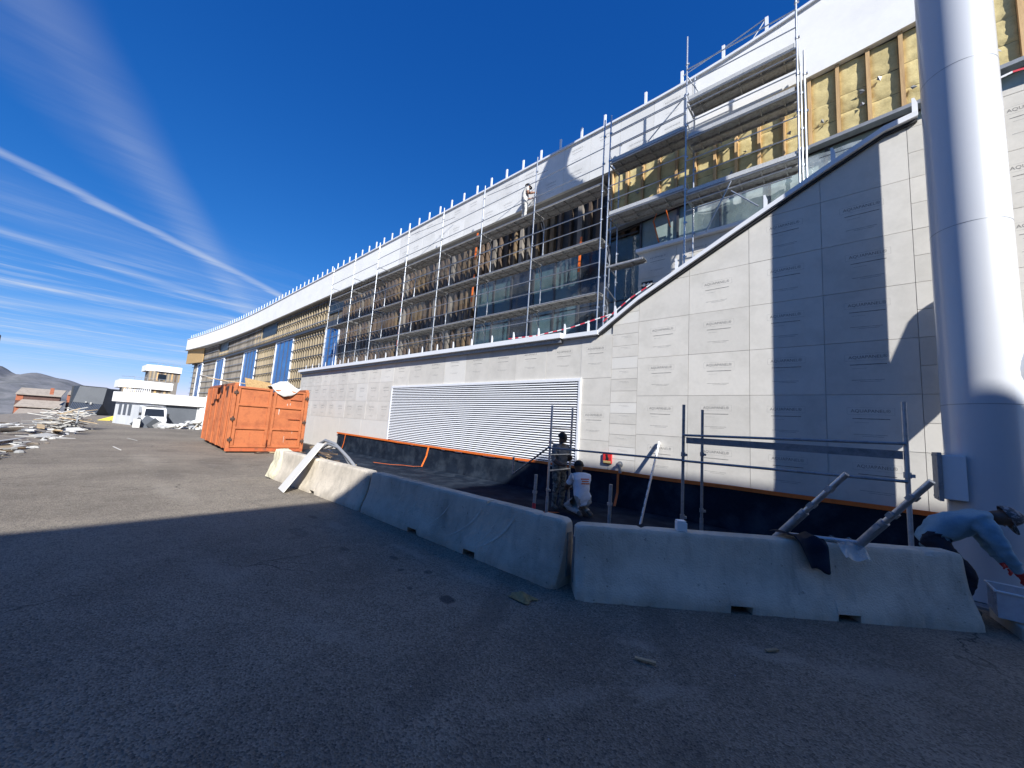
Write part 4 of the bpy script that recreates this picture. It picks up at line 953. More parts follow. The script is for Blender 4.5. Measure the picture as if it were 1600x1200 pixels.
# local x: across the doors (left to right), local y: away from the doors, z up
def cpart(b, name, mats, smooth=None, bv=0, parent=None):
    o = b.build(name, mats, parent or ct, smooth, local=True)
    if bv: bevel(o, bv, 1)
    return o
cpart(MB().box(.05, CW-.05, .1, CL-.05, .16, .22), 'floor', 'orange_dark')
for yy in np.arange(.4, CL, .62): cpart(MB().box(.1, CW-.1, yy, yy+.1, .02, .158), 'skid_beam', 'rust')
def side(xs, sgn):
    b = MB(); n = 0; y = .12; pts = []
    while y < CL-.1:
        for dy, dx in ((0, 0), (.10, 0), (.14, .06), (.26, .06), (.30, 0)): pts.append((y+dy, dx))
        y += .36
    b.v = [(xs+sgn*dx, yy, zz) for yy, dx in pts for zz in (.16, CH-.12)]
    b.f = [(2*i, 2*i+2, 2*i+3, 2*i+1) for i in range(len(pts)-1)]; b.mi = [0]*len(b.f); return b
o = cpart(side(.0, 1), 'side_wall', 'orange_paint'); m_ = o.modifiers.new('t', 'SOLIDIFY'); m_.thickness = .012
o = cpart(side(CW, -1), 'side_wall', 'orange_paint'); m_ = o.modifiers.new('t', 'SOLIDIFY'); m_.thickness = .012
cpart(MB().box(0, CW, CL-.06, CL, .16, CH-.12), 'end_wall', 'orange_paint')
for x in (.0, CW-.14): cpart(MB().box(x, x+.14, 0, CL, CH-.12, CH), 'top_rail', 'orange_paint', bv=.015)
for x in (-.03, CW-.11):
    cpart(MB().box(x, x+.14, -.02, .12, .06, CH-.1), 'corner_post', 'orange_paint', bv=.015)
cpart(MB().box(0, CW, -.05, .08, .06, .20), 'sill_beam', 'orange_dark', bv=.01)
for y in np.arange(.5, CL, 1.44): cpart(MB().box(-.075, -.012, y, y+.08, .16, CH-.12), 'side_rib', 'orange_paint', bv=.01)
for k, (xa, xb) in enumerate(((.12, CW/2-.03), (CW/2+.03, CW-.12))):
    d = cpart(MB().box(xa, xb, .02, .06, .22, CH-.14), 'door', 'orange_paint')
    for zz in (.22, .98, 1.95, CH-.22): cpart(MB().box(xa, xb, -.04, .02, zz, zz+.09), 'stiffener', 'orange_paint', bv=.012, parent=d)
    for x in (xa, xb-.12): cpart(MB().box(x, x+.11, -.035, .021, .31, CH-.221), 'stile', 'orange_paint', bv=.012, parent=d)
    for zz in (.5, 1.35, 2.45):
        hx = xa-.13 if k == 0 else xb-.02
        cpart(MB().box(hx, hx+.16, -.08, -.042, zz, zz+.09), 'hinge', 'rust', bv=.008, parent=d); cpart(MB().path([(hx+.08, -.075, zz-.06), (hx+.08, -.075, zz+.15)], .024, 8), 'hinge_pin', 'rust', 40, parent=d)
    if k == 1:
        for zz in (.62, 1.50, 2.38): cpart(MB().box(xb-.62, xb-.12, -.055, -.037, zz, zz+.035), 'latch_bar', 'orange_dark', parent=d)
rr_ = random.Random(5)
for i in range(22):     # scrapes and runs of rust, thin flakes on the steel
    x, z, h = rr_.uniform(.25, CW-.25), rr_.uniform(.4, 2.5), rr_.uniform(.08, .35); w = rr_.uniform(.01, .035)
    b = MB().add([(x, .017, z), (x+w, .017, z+.02), (x+w*.7, .017, z-h), (x+w*.2, .017, z-h*.9)], [(0, 3, 2, 1)])
    cpart(b, 'rust_run' if i % 5 else 'bare_scrape', 'orange_dark' if i % 5 else 'debris_white')
for i in range(13):     # tarred patches hanging from the top of the long side
    y = .3+.2*i+rr_.uniform(-.04, .04); h = rr_.uniform(.15, .8)*(1 if i % 3 else .4); w = rr_.uniform(.1, .22)
    cpart(MB().add([(-.0145, y, CH-.13), (-.0145, y+w, CH-.13), (-.0145, y+w*.7, CH-.13-h), (-.0145, y+w*.15, CH-.13-h*.85)], [(0, 1, 2, 3)]), 'tar_run', 'ink')
def cw(x, y, z): return P0+Matrix.Rotation(rz, 3, 'Z') @ Vector((x, y, z))
def loose(name, corners, th, mat, label, cat):
    c = [cw(*q) for q in corners]; n = (c[1]-c[0]).cross(c[3]-c[0]).normalized()*th
    b = MB().add(c+[q+n for q in c], [(3, 2, 1, 0), (4, 5, 6, 7), (0, 1, 5, 4), (1, 2, 6, 5), (2, 3, 7, 6), (3, 0, 4, 7)])
    return tag(b.build(name, mat), label, cat)
loose('chipboard_sheet', [(.45, .35, CH-.2), (1.5, .45, CH-.25), (1.5, .95, CH+.16), (.45, .9, CH+.28)], .03, 'osb', 'brown chipboard sheet sticking out of the top of the orange container', 'board')
loose('plank', [(-.7, 1.9, CH+.16), (.6, 1.2, CH+.04), (.6, 1.45, CH+.05), (-.7, 2.2, CH+.17)], .03, 'debris_wood', 'light wooden plank lying across the left rim of the orange container', 'plank')
loose('plasterboard_sheet', [(-.9, 2.6, CH+.3), (.1, 2.2, CH+.1), (.1, 2.8, CH+.12), (-.9, 3.1, CH+.31)], .02, 'debris_white', 'pale sheet poking out over the left rim of the orange container', 'board')
def crump(u, v):
    x = 1.3+1.15*u; y = -.12+1.0*v; z = CH+.02+.36*math.sin(math.pi*u)**1.2*smooth(0, .5, v)*(1-.45*v)+.05*nz3(u*6, v*6, 2)
    if v < .18: z -= (.18-v)*2.3*math.sin(math.pi*u)**.7; y += .05*math.sin(u*9)
    return cw(x, y, z)
o = MB().grid(crump, 22, 18).build('tarpaulin', 'debris_white', None, 50); m_ = o.modifiers.new('t', 'SOLIDIFY'); m_.thickness = .012
tag(o, 'crumpled white tarpaulin spilling over the front rim of the orange container', 'tarpaulin')
rb = thing('rubbish', (-19.2, -3.4, 0), 'scattered scraps lying under the front edge of the orange container', 'debris')
for i in range(12):
    p = cw(rr_.uniform(.2, CW), rr_.uniform(-.5, .1), .03); a = rr_.uniform(0, 3)
    MB().bar(p, p+Vector((math.cos(a), math.sin(a), .05))*rr_.uniform(.2, .6), rr_.uniform(.05, .15), .03).build('scrap', rr_.choice(('debris_white', 'debris_wood', 'rust')), rb)

# ------------------------------------------------------------------ debris along the left edge of the road
rd = random.Random(21)
heap = thing('debris_heap', (-24, -10.8, 0), 'long low heap of broken planks and plaster strips along the left road edge', 'debris')
def edge(x): return lerp(-10.62, -9.0, (x+18.3)/-17.5)
for i in range(190):
    x = rd.uniform(-34, -13.5); y = edge(x)-rd.random()**1.4*3.2-.1; z = .04+rd.random()*.30*min(1, (edge(x)-y)*1.1)
    L_ = rd.uniform(.5, 2.4); a = rd.gauss(2.9, .45); d = Vector((math.cos(a), math.sin(a), rd.gauss(0, .06)))*L_/2; w = rd.choice((.05, .08, .12, .25, .4)); p = Vector((x, y, z))
    MB().bar(p-d, p+d, w, rd.choice((.02, .03, .05)), up=(rd.gauss(0, .2), rd.gauss(0, .2), 1)).build('plank', rd.choice(('debris_white', 'debris_white', 'debris_grey', 'debris_white', 'debris_wood')), heap)
for i in range(40):
    x = rd.uniform(-33, -15); y = edge(x)+rd.uniform(-.7, .35); MB().ell((x, y, .02), (rd.uniform(.04, .16), rd.uniform(.04, .14), rd.uniform(.03, .09)), 7, 4).build('lump', rd.choice(('debris_white', 'debris_grey', 'soil')), heap)
def mound(u, v):
    x = lerp(-35, -13, u); yy = edge(x)-.1-3.6*v; h = .38*math.sin(math.pi*min(1, v*1.1))*(.6+.5*nz3(x*.6, v*3, 1)); return (x, yy, max(-.02, h-.02))
MB().grid(mound, 60, 10).build('rubble_bed', 'soil', heap, 60)
hp2 = thing('timber_stack', (-34, -9.9, 0), 'taller stack of splintered pale boards with a dark roof sheet, beyond the low heap', 'debris')
for i in range(70):
    p = Vector((-34+rd.uniform(-1.6, 1.6), -9.9+rd.uniform(-.8, .8), .1+1.0*rd.random())); a = rd.gauss(1.35, .5); d = Vector((math.cos(a)*.5, math.sin(a), rd.gauss(0, .22)))*rd.uniform(.3, .8)
    MB().bar(p-d, p+d, rd.choice((.06, .1, .2)), .03).build('board', rd.choice(('debris_white', 'debris_white', 'debris_wood', 'debris_grey')), hp2)
MB().bar((-33.0, -10.2, .15), (-32.9, -9.5, .55), .9, .05).build('panel', 'debris_white', hp2); MB().bar((-32.4, -9.75, .1), (-32.4, -9.3, .5), .6, .05).build('dark_sheet', 'dark_metal', hp2)
MB().bar((-32.5, -9.42, .05), (-32.6, -9.42, 1.1), .16, .06).build('upright', 'steel_grey', hp2)

# ------------------------------------------------------------------ annex, van and heaps beyond the container
def at(px_d, Yz, d):   # values measured at distance px_d, moved out to distance d along the same line of sight
    k = d/px_d; return (CAM.y+(Yz[0]-CAM.y)*k, CAM.z+(Yz[1]-CAM.z)*k)
AX = -62; k_ = 62/45
ya0, ya1, ya2 = at(45, (-7.26, 0), 62)[0], at(45, (-5.54, 0), 62)[0], at(45, (-1.6, 0), 62)[0]
zt0 = 3.0; zb = -1.1
an = thing('concrete_annex', (AX-4, ya1, zb), 'low pale concrete annex with three narrow windows behind the white van', 'building')
MB().prism([(ya1, AX), (ya2, AX+.5), (ya2, AX-14), (ya0-.5, AX-10)], 2, 0, 0.01).v
b = MB(); foot = [(AX, ya1), (AX-9, ya0-.35), (AX-16, ya0), (AX-16, ya2), (AX, ya2)]
b.prism(foot, 2, zb, 1.75); b.build('wall', 'concrete_pale', an)
foot2 = [(AX+.5, ya1-.1), (AX-9, ya0-.75), (AX-16.3, ya0-.4), (AX-16.3, ya2+.3), (AX+.5, ya2+.3)]
MB().prism(foot2, 2, 1.752, zt0).build('roof_band', 'fascia', an)
for i in range(14):
    t = .1+.055*i; p = Vector((AX-9*t*1.0, lerp(ya1, ya0-.4, t), zt0)); MB().box(p.x-.04, p.x+.04, p.y-.04, p.y+.04, zt0+.002, zt0+.45).build('post', 'white_metal', an)
for i in range(3):
    t0, t1 = .52+.14*i, .60+.14*i; p, q = Vector((AX-9*t0, lerp(ya1, ya0-.35, t0)-.03, 0)), Vector((AX-9*t1, lerp(ya1, ya0-.35, t1)-.03, 0))
    MB().add([(p.x+.02, p.y, .1), (q.x+.02, q.y, .1), (q.x+.02, q.y, 1.45), (p.x+.02, p.y, 1.45), (p.x-.1, p.y+.2, .1), (q.x-.1, q.y+.2, .1), (q.x-.1, q.y+.2, 1.45), (p.x-.1, p.y+.2, 1.45)], [(3, 2, 1, 0), (4, 5, 6, 7), (0, 1, 5, 4), (1, 2, 6, 5), (2, 3, 7, 6), (3, 0, 4, 7)]).build('window', 'annex_dark', an)
MB().box(AX-.05, AX+.03, ya1+1.3, ya2-1.2, zb, 1.65).build('gate', 'annex_dark', an)
MB().box(AX+.1, AX+1.0, ya2-1.0, ya2-.1, zb, 1.6).build('pillar', 'fascia', an)
def pavilion(name, X, y0, y1, z0, zw, ztop, label, depth, rail, posts):
    o = thing(name, (X-depth/2, (y0+y1)/2, z0), label, 'building')
    MB().box(X-depth, X, y0+.35, y1, z0, zw).build('wall', 'wood_grey', o)
    y = y0+.5; i = 0
    while y < y1:
        MB().box(X+.002, X+.06, y, y+.30, zw-2.1, zw).build('cladding_strip', ('debris_wood', 'batten', 'wood', 'stud_brown')[i % 4], o); y += .62; i += 1
    fp = [(X+.5, y0+1.6), (X-1.6, y0-.1), (X-depth, y0-.4), (X-depth, y1+.3), (X+.5, y1+.3)]
    MB().prism(fp, 2, zw+.003, ztop).build('fascia', 'fascia', o)
    if rail:
        MB().path([(X+.4, y1, ztop+.55), (X+.4, y0+1.6, ztop+.55), (X-1.5, y0+.1, ztop+.55)], .03, 6).build('rail', 'steel_grey', o)
        for q in np.linspace(y0+1.6, y1, 7): MB().box(X+.37, X+.43, q-.03, q+.03, ztop, ztop+.55).build('post', 'steel_grey', o)
    return o
yp0, zp = at(62, (-7.2, 4.35), 90); yp1 = at(62, (-2.9, 0), 90)[0]; zw = at(62, (0, 3.45), 90)[1]
pavilion('pavilion', -90, yp0, yp1, -1.5, zw, zp, 'rounded white topped pavilion with timber strips above the concrete annex', 10, True, True)
yp0, zp = at(85, (-3.8, 8.1), 118); yp1 = at(85, (0.2, 0), 118)[0]; zw = at(85, (0, 7.1), 118)[1]
p3 = pavilion('pavilion', -118, yp0, yp1, -2, zw, zp, 'smaller upper pavilion with white top and timber strips, beside the long building end', 9, True, False)
MB().box(-117.95, -117.85, lerp(yp0, yp1, .35), lerp(yp0, yp1, .6), zw-1.9, zw-.6).build('window', 'glass_dark', p3)

# white panel van
vx, vy = -56.5, -4.35; vz = terrain(vx, vy)
van = thing('van', (vx, vy, vz), 'white van parked nose towards the camera in front of the concrete annex', 'van')
# local: front faces +x
def vp(b, n, m, smooth=None, parent=None, bv=0):
    o = b.build(n, m, parent or van, smooth, local=True)
    if bv: bevel(o, bv)
    return o
hw = .98
side_ = [(-4.6, .32), (1.05, .32), (1.12, .75), (1.0, 1.02), (.45, 1.2), (-.15, 2.05), (-.45, 2.22), (-4.5, 2.32), (-4.62, 2.1)]
b = MB(); n_ = len(side_)
secs = [(-hw, .94), (-hw+.08, 1.0), (hw-.08, 1.0), (hw, .94)]
for yy, k in secs:
    for x, z in side_: b.v.append((lerp(-1.8, x, .985 if abs(yy) == hw else 1), yy, lerp(1.2, z, k)))
for i in range(3):
    for k in range(n_): b.f.append((i*n_+k, (i+1)*n_+k, (i+1)*n_+(k+1) % n_, i*n_+(k+1) % n_))
b.f += [tuple(range(n_)), tuple(3*n_+k for k in reversed(range(n_)))]; b.mi = [0]*len(b.f); vp(b, 'body', 'van_white', 30)
vp(MB().add([(.44, -.80, 1.26), (.44, .80, 1.26), (-.11, .72, 2.03), (-.11, -.72, 2.03)], [(0, 1, 2, 3)]), 'windscreen', 'glass_black').location = (.012, 0, .012)
for s_ in (-1, 1):
    vp(MB().add([(.18, s_*.992, 1.3), (-.75, s_*.992, 1.3), (-.75, s_*.985, 1.92), (-.18, s_*.985, 1.92)], [(0, 1, 2, 3)]), 'side_window', 'glass_black')
    vp(MB().box(1.0, 1.1, s_*.62-.2, s_*.62+.2, .80, .98), 'headlight', 'clear_plastic', bv=.03)
    vp(MB().box(.15, .32, s_*1.12-.09, s_*1.12+.09, 1.3, 1.6), 'mirror', 'tyre', bv=.03)
    for x in (.35, -3.5):
        w = vp(MB().path([(x, s_*.78, .34), (x, s_*1.0, .34)], .34, 20), 'wheel', 'tyre', 40); vp(MB().path([(x, s_*.99, .34), (x, s_*1.008, .34)], .2, 16), 'rim', 'galv_dull', 40, w)
vp(MB().box(1.06, 1.14, -.85, .85, .35, .62), 'bumper', 'steel_grey', bv=.03); vp(MB().box(1.08, 1.14, -.4, .4, .68, .86), 'grille', 'tyre', bv=.02)
vp(MB().box(-3.8, -.3, -.75, .75, 2.36, 2.42), 'roof_rack', 'galv_dull')

sk = thing('bag_heap', (-50, -2, 0), 'heap of pale sacks and rubble in front of the gate, left of the orange container', 'debris')
for i in range(40):
    x, y = -50+rd.uniform(-2, 2), rd.uniform(-4.3, .2); z0 = terrain(x, y); h = rd.random()*max(.1, .95-abs(y+1.6)*.25)
    MB().ell((x, y, z0+h), (rd.uniform(.25, .5), rd.uniform(.25, .5), rd.uniform(.12, .22)), 9, 6).build('sack', rd.choice(('bag', 'bag', 'debris_grey')), sk, 60)
for i in range(10):
    x, y = -48.2+rd.uniform(-.6, .6), rd.uniform(-3.2, .2); z0 = terrain(x, y); MB().bar((x, y, z0), (x-.8, y+rd.uniform(.3, 1.0), z0+rd.uniform(.6, 1.6)), .12, .04).build('board', rd.choice(('debris_white', 'debris_wood')), sk)
ds = thing('dark_sheet_heap', (-52, -5.2, terrain(-52, -5)), 'dark folded sheets and a pale bin piled before the van', 'debris')
for i, (dy, h, w) in enumerate(((-.5, .7, .9), (.1, 1.0, 1.0), (.6, .75, .8), (.9, .5, .6))):
    z0 = terrain(-52, -5); MB().bar((-52+.2*i, -5.2+dy-.3, z0+.05), (-52.4+.2*i, -5.2+dy+.3, z0+h), w, .05, up=(1, 0, 0)).build('sheet', ('dark_metal', 'annex_dark', 'dark_metal', 'debris_grey')[i], ds)
bevel(MB().box(-51.8, -51.2, -6.15, -5.65, terrain(-52, -5), terrain(-52, -5)+.85).build('bin', 'bag', ds), .04)
ld = thing('mesh_panel', (-47, .4, 0), 'white welded mesh panel leaning at the annex pillar behind the orange container', 'fence panel')
for i in range(7): MB().path([(-47, -1.6, -.3+.5*i), (-47, .9, -.3+.5*i)], .03, 5).build('wire', 'white_metal', ld)
for i in range(6): MB().path([(-47, -1.6+.5*i, -.4), (-47, -1.6+.5*i, 2.9)], .03, 5).build('wire', 'white_metal', ld)
# yellow chute
yc, zc_ = at(55, (-8.45, -.45), 78); ye_, ze_ = at(55, (-7.1, .3), 78)
yl = thing('yellow_ramp', (-78, yc, zc_), 'bright yellow sloping machine boom beside the dark building', 'boom')
MB().prism([(yc, zc_-.25), (yc+.55, zc_-.3), (ye_+.6, ze_-.05), (ye_+.6, ze_+.42), (yc, zc_+.35)], 0, -79.2, -78).build('beam', 'yellow', yl)
for i in range(3): MB().path([(-77.99, yc+.3+.5*i, zc_+.02+.16*i), (-77.97, yc+.3+.5*i, zc_+.02+.16*i)], .09, 10).build('bolt', 'ink', yl)
MB().box(-79, -78.2, yc+.6, ye_+.4, zc_-.6, zc_-.31).build('base', 'ink', yl)

# dark slanted building
D = 118
def dk(q): return at(75, q, D)
tl, tr, tr2, ml, bl, br_, rbot = [dk(q) for q in ((-10.39, 3.5), (-7.91, 3.47), (-6.55, 3.3), (-10.75, 1.29), (-11.2, -.2), (-8.89, -1.44), (-6.4, -1.5))]
bz = -3.2
db = thing('slanted_building', (-D-5, -9, bz), 'dark grey metal building with a steep slanted face and lower corrugated skirt', 'building')
fr_ = [(tl[0], tl[1]), (tr[0], tr[1]), (dk((-8.08, 1.19))[0], dk((-8.08, 1.19))[1]), (ml[0], ml[1])]
def pl3(q, x): return (x, q[0], q[1])
b = MB(); X0, X1 = -D, -D-2.2
mr_ = dk((-8.08, 1.19)); brr = dk((-8.9, -1.44)); bll = dk((-11.2, -1.2))
b.add([pl3(tl, X1), pl3(tr, X1), pl3(mr_, X0-1), pl3(ml, X0-1)], [(0, 3, 2, 1)]); b.build('upper_face', 'dark_metal', db)
b = MB(); N_ = 18
for i in range(N_*2+1):
    t = i/(N_*2); off_ = .12*(i % 2); b.v += [(X0-1+off_, lerp(ml[0], mr_[0], t), lerp(ml[1], mr_[1], t)-.03), (X0+.2+off_, lerp(bll[0], brr[0], t), lerp(bll[1], brr[1], t))]
b.f = [(2*i, 2*i+1, 2*i+3, 2*i+2) for i in range(N_*2)]; b.mi = [0]*len(b.f); b.build('corrugated_skirt', 'corrug_blue', db)
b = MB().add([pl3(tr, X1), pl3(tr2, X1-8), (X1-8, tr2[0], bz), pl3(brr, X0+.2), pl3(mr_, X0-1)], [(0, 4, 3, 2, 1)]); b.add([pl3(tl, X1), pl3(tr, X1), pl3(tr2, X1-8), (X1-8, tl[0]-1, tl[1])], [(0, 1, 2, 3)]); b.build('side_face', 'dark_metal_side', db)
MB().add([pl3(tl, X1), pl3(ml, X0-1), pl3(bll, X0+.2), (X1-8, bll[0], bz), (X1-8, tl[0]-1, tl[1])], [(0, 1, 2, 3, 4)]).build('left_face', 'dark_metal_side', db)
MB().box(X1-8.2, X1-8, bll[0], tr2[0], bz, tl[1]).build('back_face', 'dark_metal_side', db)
MB().bar((X1+.03, tl[0]-.05, tl[1]+.02), (X1+.03, tr[0], tr[1]+.02), .12, .12).build('ridge_trim', 'dark_metal_side', db)
for q in ((-9.6, 1.35, .16), (-9.15, 1.2, .3), (-11.0, .3, .4)):
    c = dk((q[0], q[1])); MB().box(X0-.75, X0-.6, c[0]-.12, c[0]+.12, c[1]-q[2]*.6, c[1]+q[2]).build('patch', 'debris_white', db)

# chalets on the slope
CDX = 240
def ch(q, base=110): return at(base, q, CDX)
def chalet(name, tiers, label, x_off=0, chim=None):
    o = thing(name, (-CDX-6+x_off, tiers[0][0][0], -9), label, 'building')
    zl = -10.
    for i, (a, bq, c, dq) in enumerate(tiers):      # eave left, eave right, ridge left, ridge right
        xa = -CDX+x_off-i*4.6; xr = xa-4.5
        th = .35
        b = MB().add([(xa, a[0], a[1]), (xa, bq[0], bq[1]), (xr, dq[0], dq[1]), (xr, c[0], c[1]), (xa, a[0], a[1]+th), (xa, bq[0], bq[1]+th), (xr, dq[0], dq[1]+th), (xr, c[0], c[1]+th)], [(3, 2, 1, 0), (4, 5, 6, 7), (0, 1, 5, 4), (1, 2, 6, 5), (2, 3, 7, 6), (3, 0, 4, 7)]); b.build('roof', 'roof_stone', o)
        w0_, w1_ = lerp(a[0], bq[0], .02), lerp(a[0], bq[0], .97)
        MB().box(xr-5, xa-1.0, w0_, w1_, zl, min(a[1], bq[1])-.02).build('wall', 'chalet_dark', o)
        MB().box(xa-1.0, xa-.9, w0_, lerp(w0_, w1_, .16), min(a[1], bq[1])-2.4, min(a[1], bq[1])-.05).build('gable', 'chalet_wood', o)
    return o
c1 = chalet('chalet', [(ch((-18.1, -1.8)), ch((-13.6, -1.95)), ch((-17.75, -.86)), ch((-13.2, -.85))), (ch((-18.4, -.42)), ch((-13.0, -.5)), ch((-17.8, .78)), ch((-12.6, .82))), (ch((-18.7, 1.8)), ch((-13.2, 1.78)), ch((-18.3, 2.95)), ch((-12.8, 3.0)))], 'reddish wooden chalet with three stepped grey roofs on the slope at far left')
q = ch((-14.3, 2.6)); MB().box(-CDX-1.5, -CDX-.7, q[0]-.5, q[0]+.5, q[1]-1, q[1]+1.6).build('chimney', 'chalet_wood', c1)
c2 = chalet('chalet', [(ch((-13.2, 2.4), 125), ch((-11.4, 2.5), 125), ch((-13.0, 3.3), 125), ch((-11.3, 3.4), 125))], 'orange brown chalet peeking out between the stepped chalet and the dark building', -20)
q0, q1 = ch((-13.0, 2.45), 125), ch((-11.7, 1.0), 125); MB().box(-CDX-21, -CDX-20.6, q0[0], q1[0], q1[1]-2, q0[1]).build('gable', 'chalet_wood', c2)
g0, g1 = at(80, (-19, -1.2), 150), at(80, (-12.8, -1.2), 150)
gb = thing('grey_roofed_shed', (-155, g0[0], -6), 'low building with a long flat grey green roof below the chalets', 'building')
MB().add([(-145, g0[0], g0[1]-1.7), (-145, g1[0], g0[1]-1.75), (-157, g1[0]+1, g0[1]+.1), (-157, g0[0], g0[1]+.1), (-145, g0[0], g0[1]-1.95), (-145, g1[0], g0[1]-2.0), (-157, g1[0]+1, g0[1]-.2), (-157, g0[0], g0[1]-.2)], [(0, 1, 2, 3), (7, 6, 5, 4), (0, 4, 5, 1), (1, 5, 6, 2), (2, 6, 7, 3), (3, 7, 4, 0)]).build('roof', 'roof_grey', gb)
MB().box(-156, -146, g0[0]+.5, g1[0]-.5, -9, g0[1]-1.95).build('wall', 'chalet_dark', gb)
# street lamp at the left picture edge
sl_ = thing('street_lamp', (-24, -12.3, -.1), 'dark street lamp whose head just enters at the left edge of the picture', 'lamp')
MB().path([(-24, -12.35, -.3), (-24, -12.35, 3.9), (-24, -12.2, 4.05), (-24, -11.9, 4.05)], .05, 8).build('pole', 'dark_metal', sl_, 40)
bevel(MB().box(-24.12, -23.88, -11.95, -11.62, 3.60, 4.0).build('head', 'dark_metal', sl_), .03)

# ------------------------------------------------------------------ small things on the ground
def leafy(u, v):
    return (-2.66+.26*(u-.5)+.02*math.sin(v*9), -5.62+.20*(v-.5), .012+.05*abs(math.sin(u*5+v*4))*math.sin(math.pi*u)*math.sin(math.pi*v))
tag(MB().grid(leafy, 12, 10).build('crumpled_rag', 'leaf', None, 60), 'small crumpled brownish rag on the asphalt before the barrier gap', 'rag')
grit = MB(); rg = random.Random(4)
for i in range(110):
    x = rg.uniform(-14, 1.2); y = rg.uniform(-8.3, -5.4) if x < -1.5 else rg.uniform(-7.5, -4.6+.7*x); s_ = rg.uniform(.003, .009)
    grit.add([(x-s_, y, .003), (x+s_*.6, y+s_, .003), (x+s_*.5, y-s_, .003), (x, y, .003+s_)], [(0, 2, 3), (2, 1, 3), (1, 0, 3), (0, 1, 2)])
tag(grit.build('grit', 'debris_grey'), 'loose pale grit scattered over the asphalt', 'grit', kind='stuff')
for k, (x, y, a, L_) in enumerate(((-1.35, -5.75, .3, .16), (.05, -6.1, .1, .22), (-.6, -4.75, .9, .12), (1.2, -3.2, .2, .2), (-21.5, -8.2, .1, 1.6), (-26.5, -7.6, .15, 1.7))):
    o = MB().bar((x, y, .02), (x+math.cos(a)*L_, y+math.sin(a)*L_, .025), .03, .012).build('splinter', 'debris_wood' if k < 4 else 'debris_white')
    tag(o, ('thin wood splinter on the dark asphalt left of the front barrier notch', 'pale splinter on the dark asphalt in the right foreground', 'short splinter lying close to the foot of the front barrier', 'splinter lying past the right end of the front barrier', 'long pale strip lying on the sunlit road, the nearer one', 'long pale strip lying on the sunlit road, the farther one')[k], 'splinter')
# kerb slab and crate at the right edge
o = MB().prism([(1.25, -2.35), (3.6, -.6), (3.6, .0), (2.0, -.2), (1.15, -1.7)], 2, -.02, .13).build('kerb_slab', 'concrete'); bevel(o, .015); tag(o, 'low concrete slab past the right end of the front barrier', 'slab')
cr = thing('clear_crate', (1.3, -2.05, .14), 'clear plastic crate held by the bending worker at the right edge', 'crate')
cx0, cx1, cy0, cy1, cz0, cz1 = 1.12, 1.50, -2.25, -1.85, .15, .42
for q in ((cx0, cx1, cy0, cy0+.01), (cx0, cx1, cy1-.01, cy1), (cx0, cx0+.01, cy0+.011, cy1-.011), (cx1-.01, cx1, cy0+.011, cy1-.011)): MB().box(q[0], q[1], q[2], q[3], cz0, cz1).build('side', 'clear_plastic', cr)
MB().box(cx0+.011, cx1-.011, cy0+.011, cy1-.011, cz0, cz0+.01).build('bottom', 'clear_plastic', cr)
MB().path([(cx0-.01, cy0-.01, cz1), (cx1+.01, cy0-.01, cz1), (cx1+.01, cy1+.01, cz1), (cx0-.01, cy1+.01, cz1), (cx0-.01, cy0-.01, cz1)], .012, 6).build('rim', 'sign_white', cr)
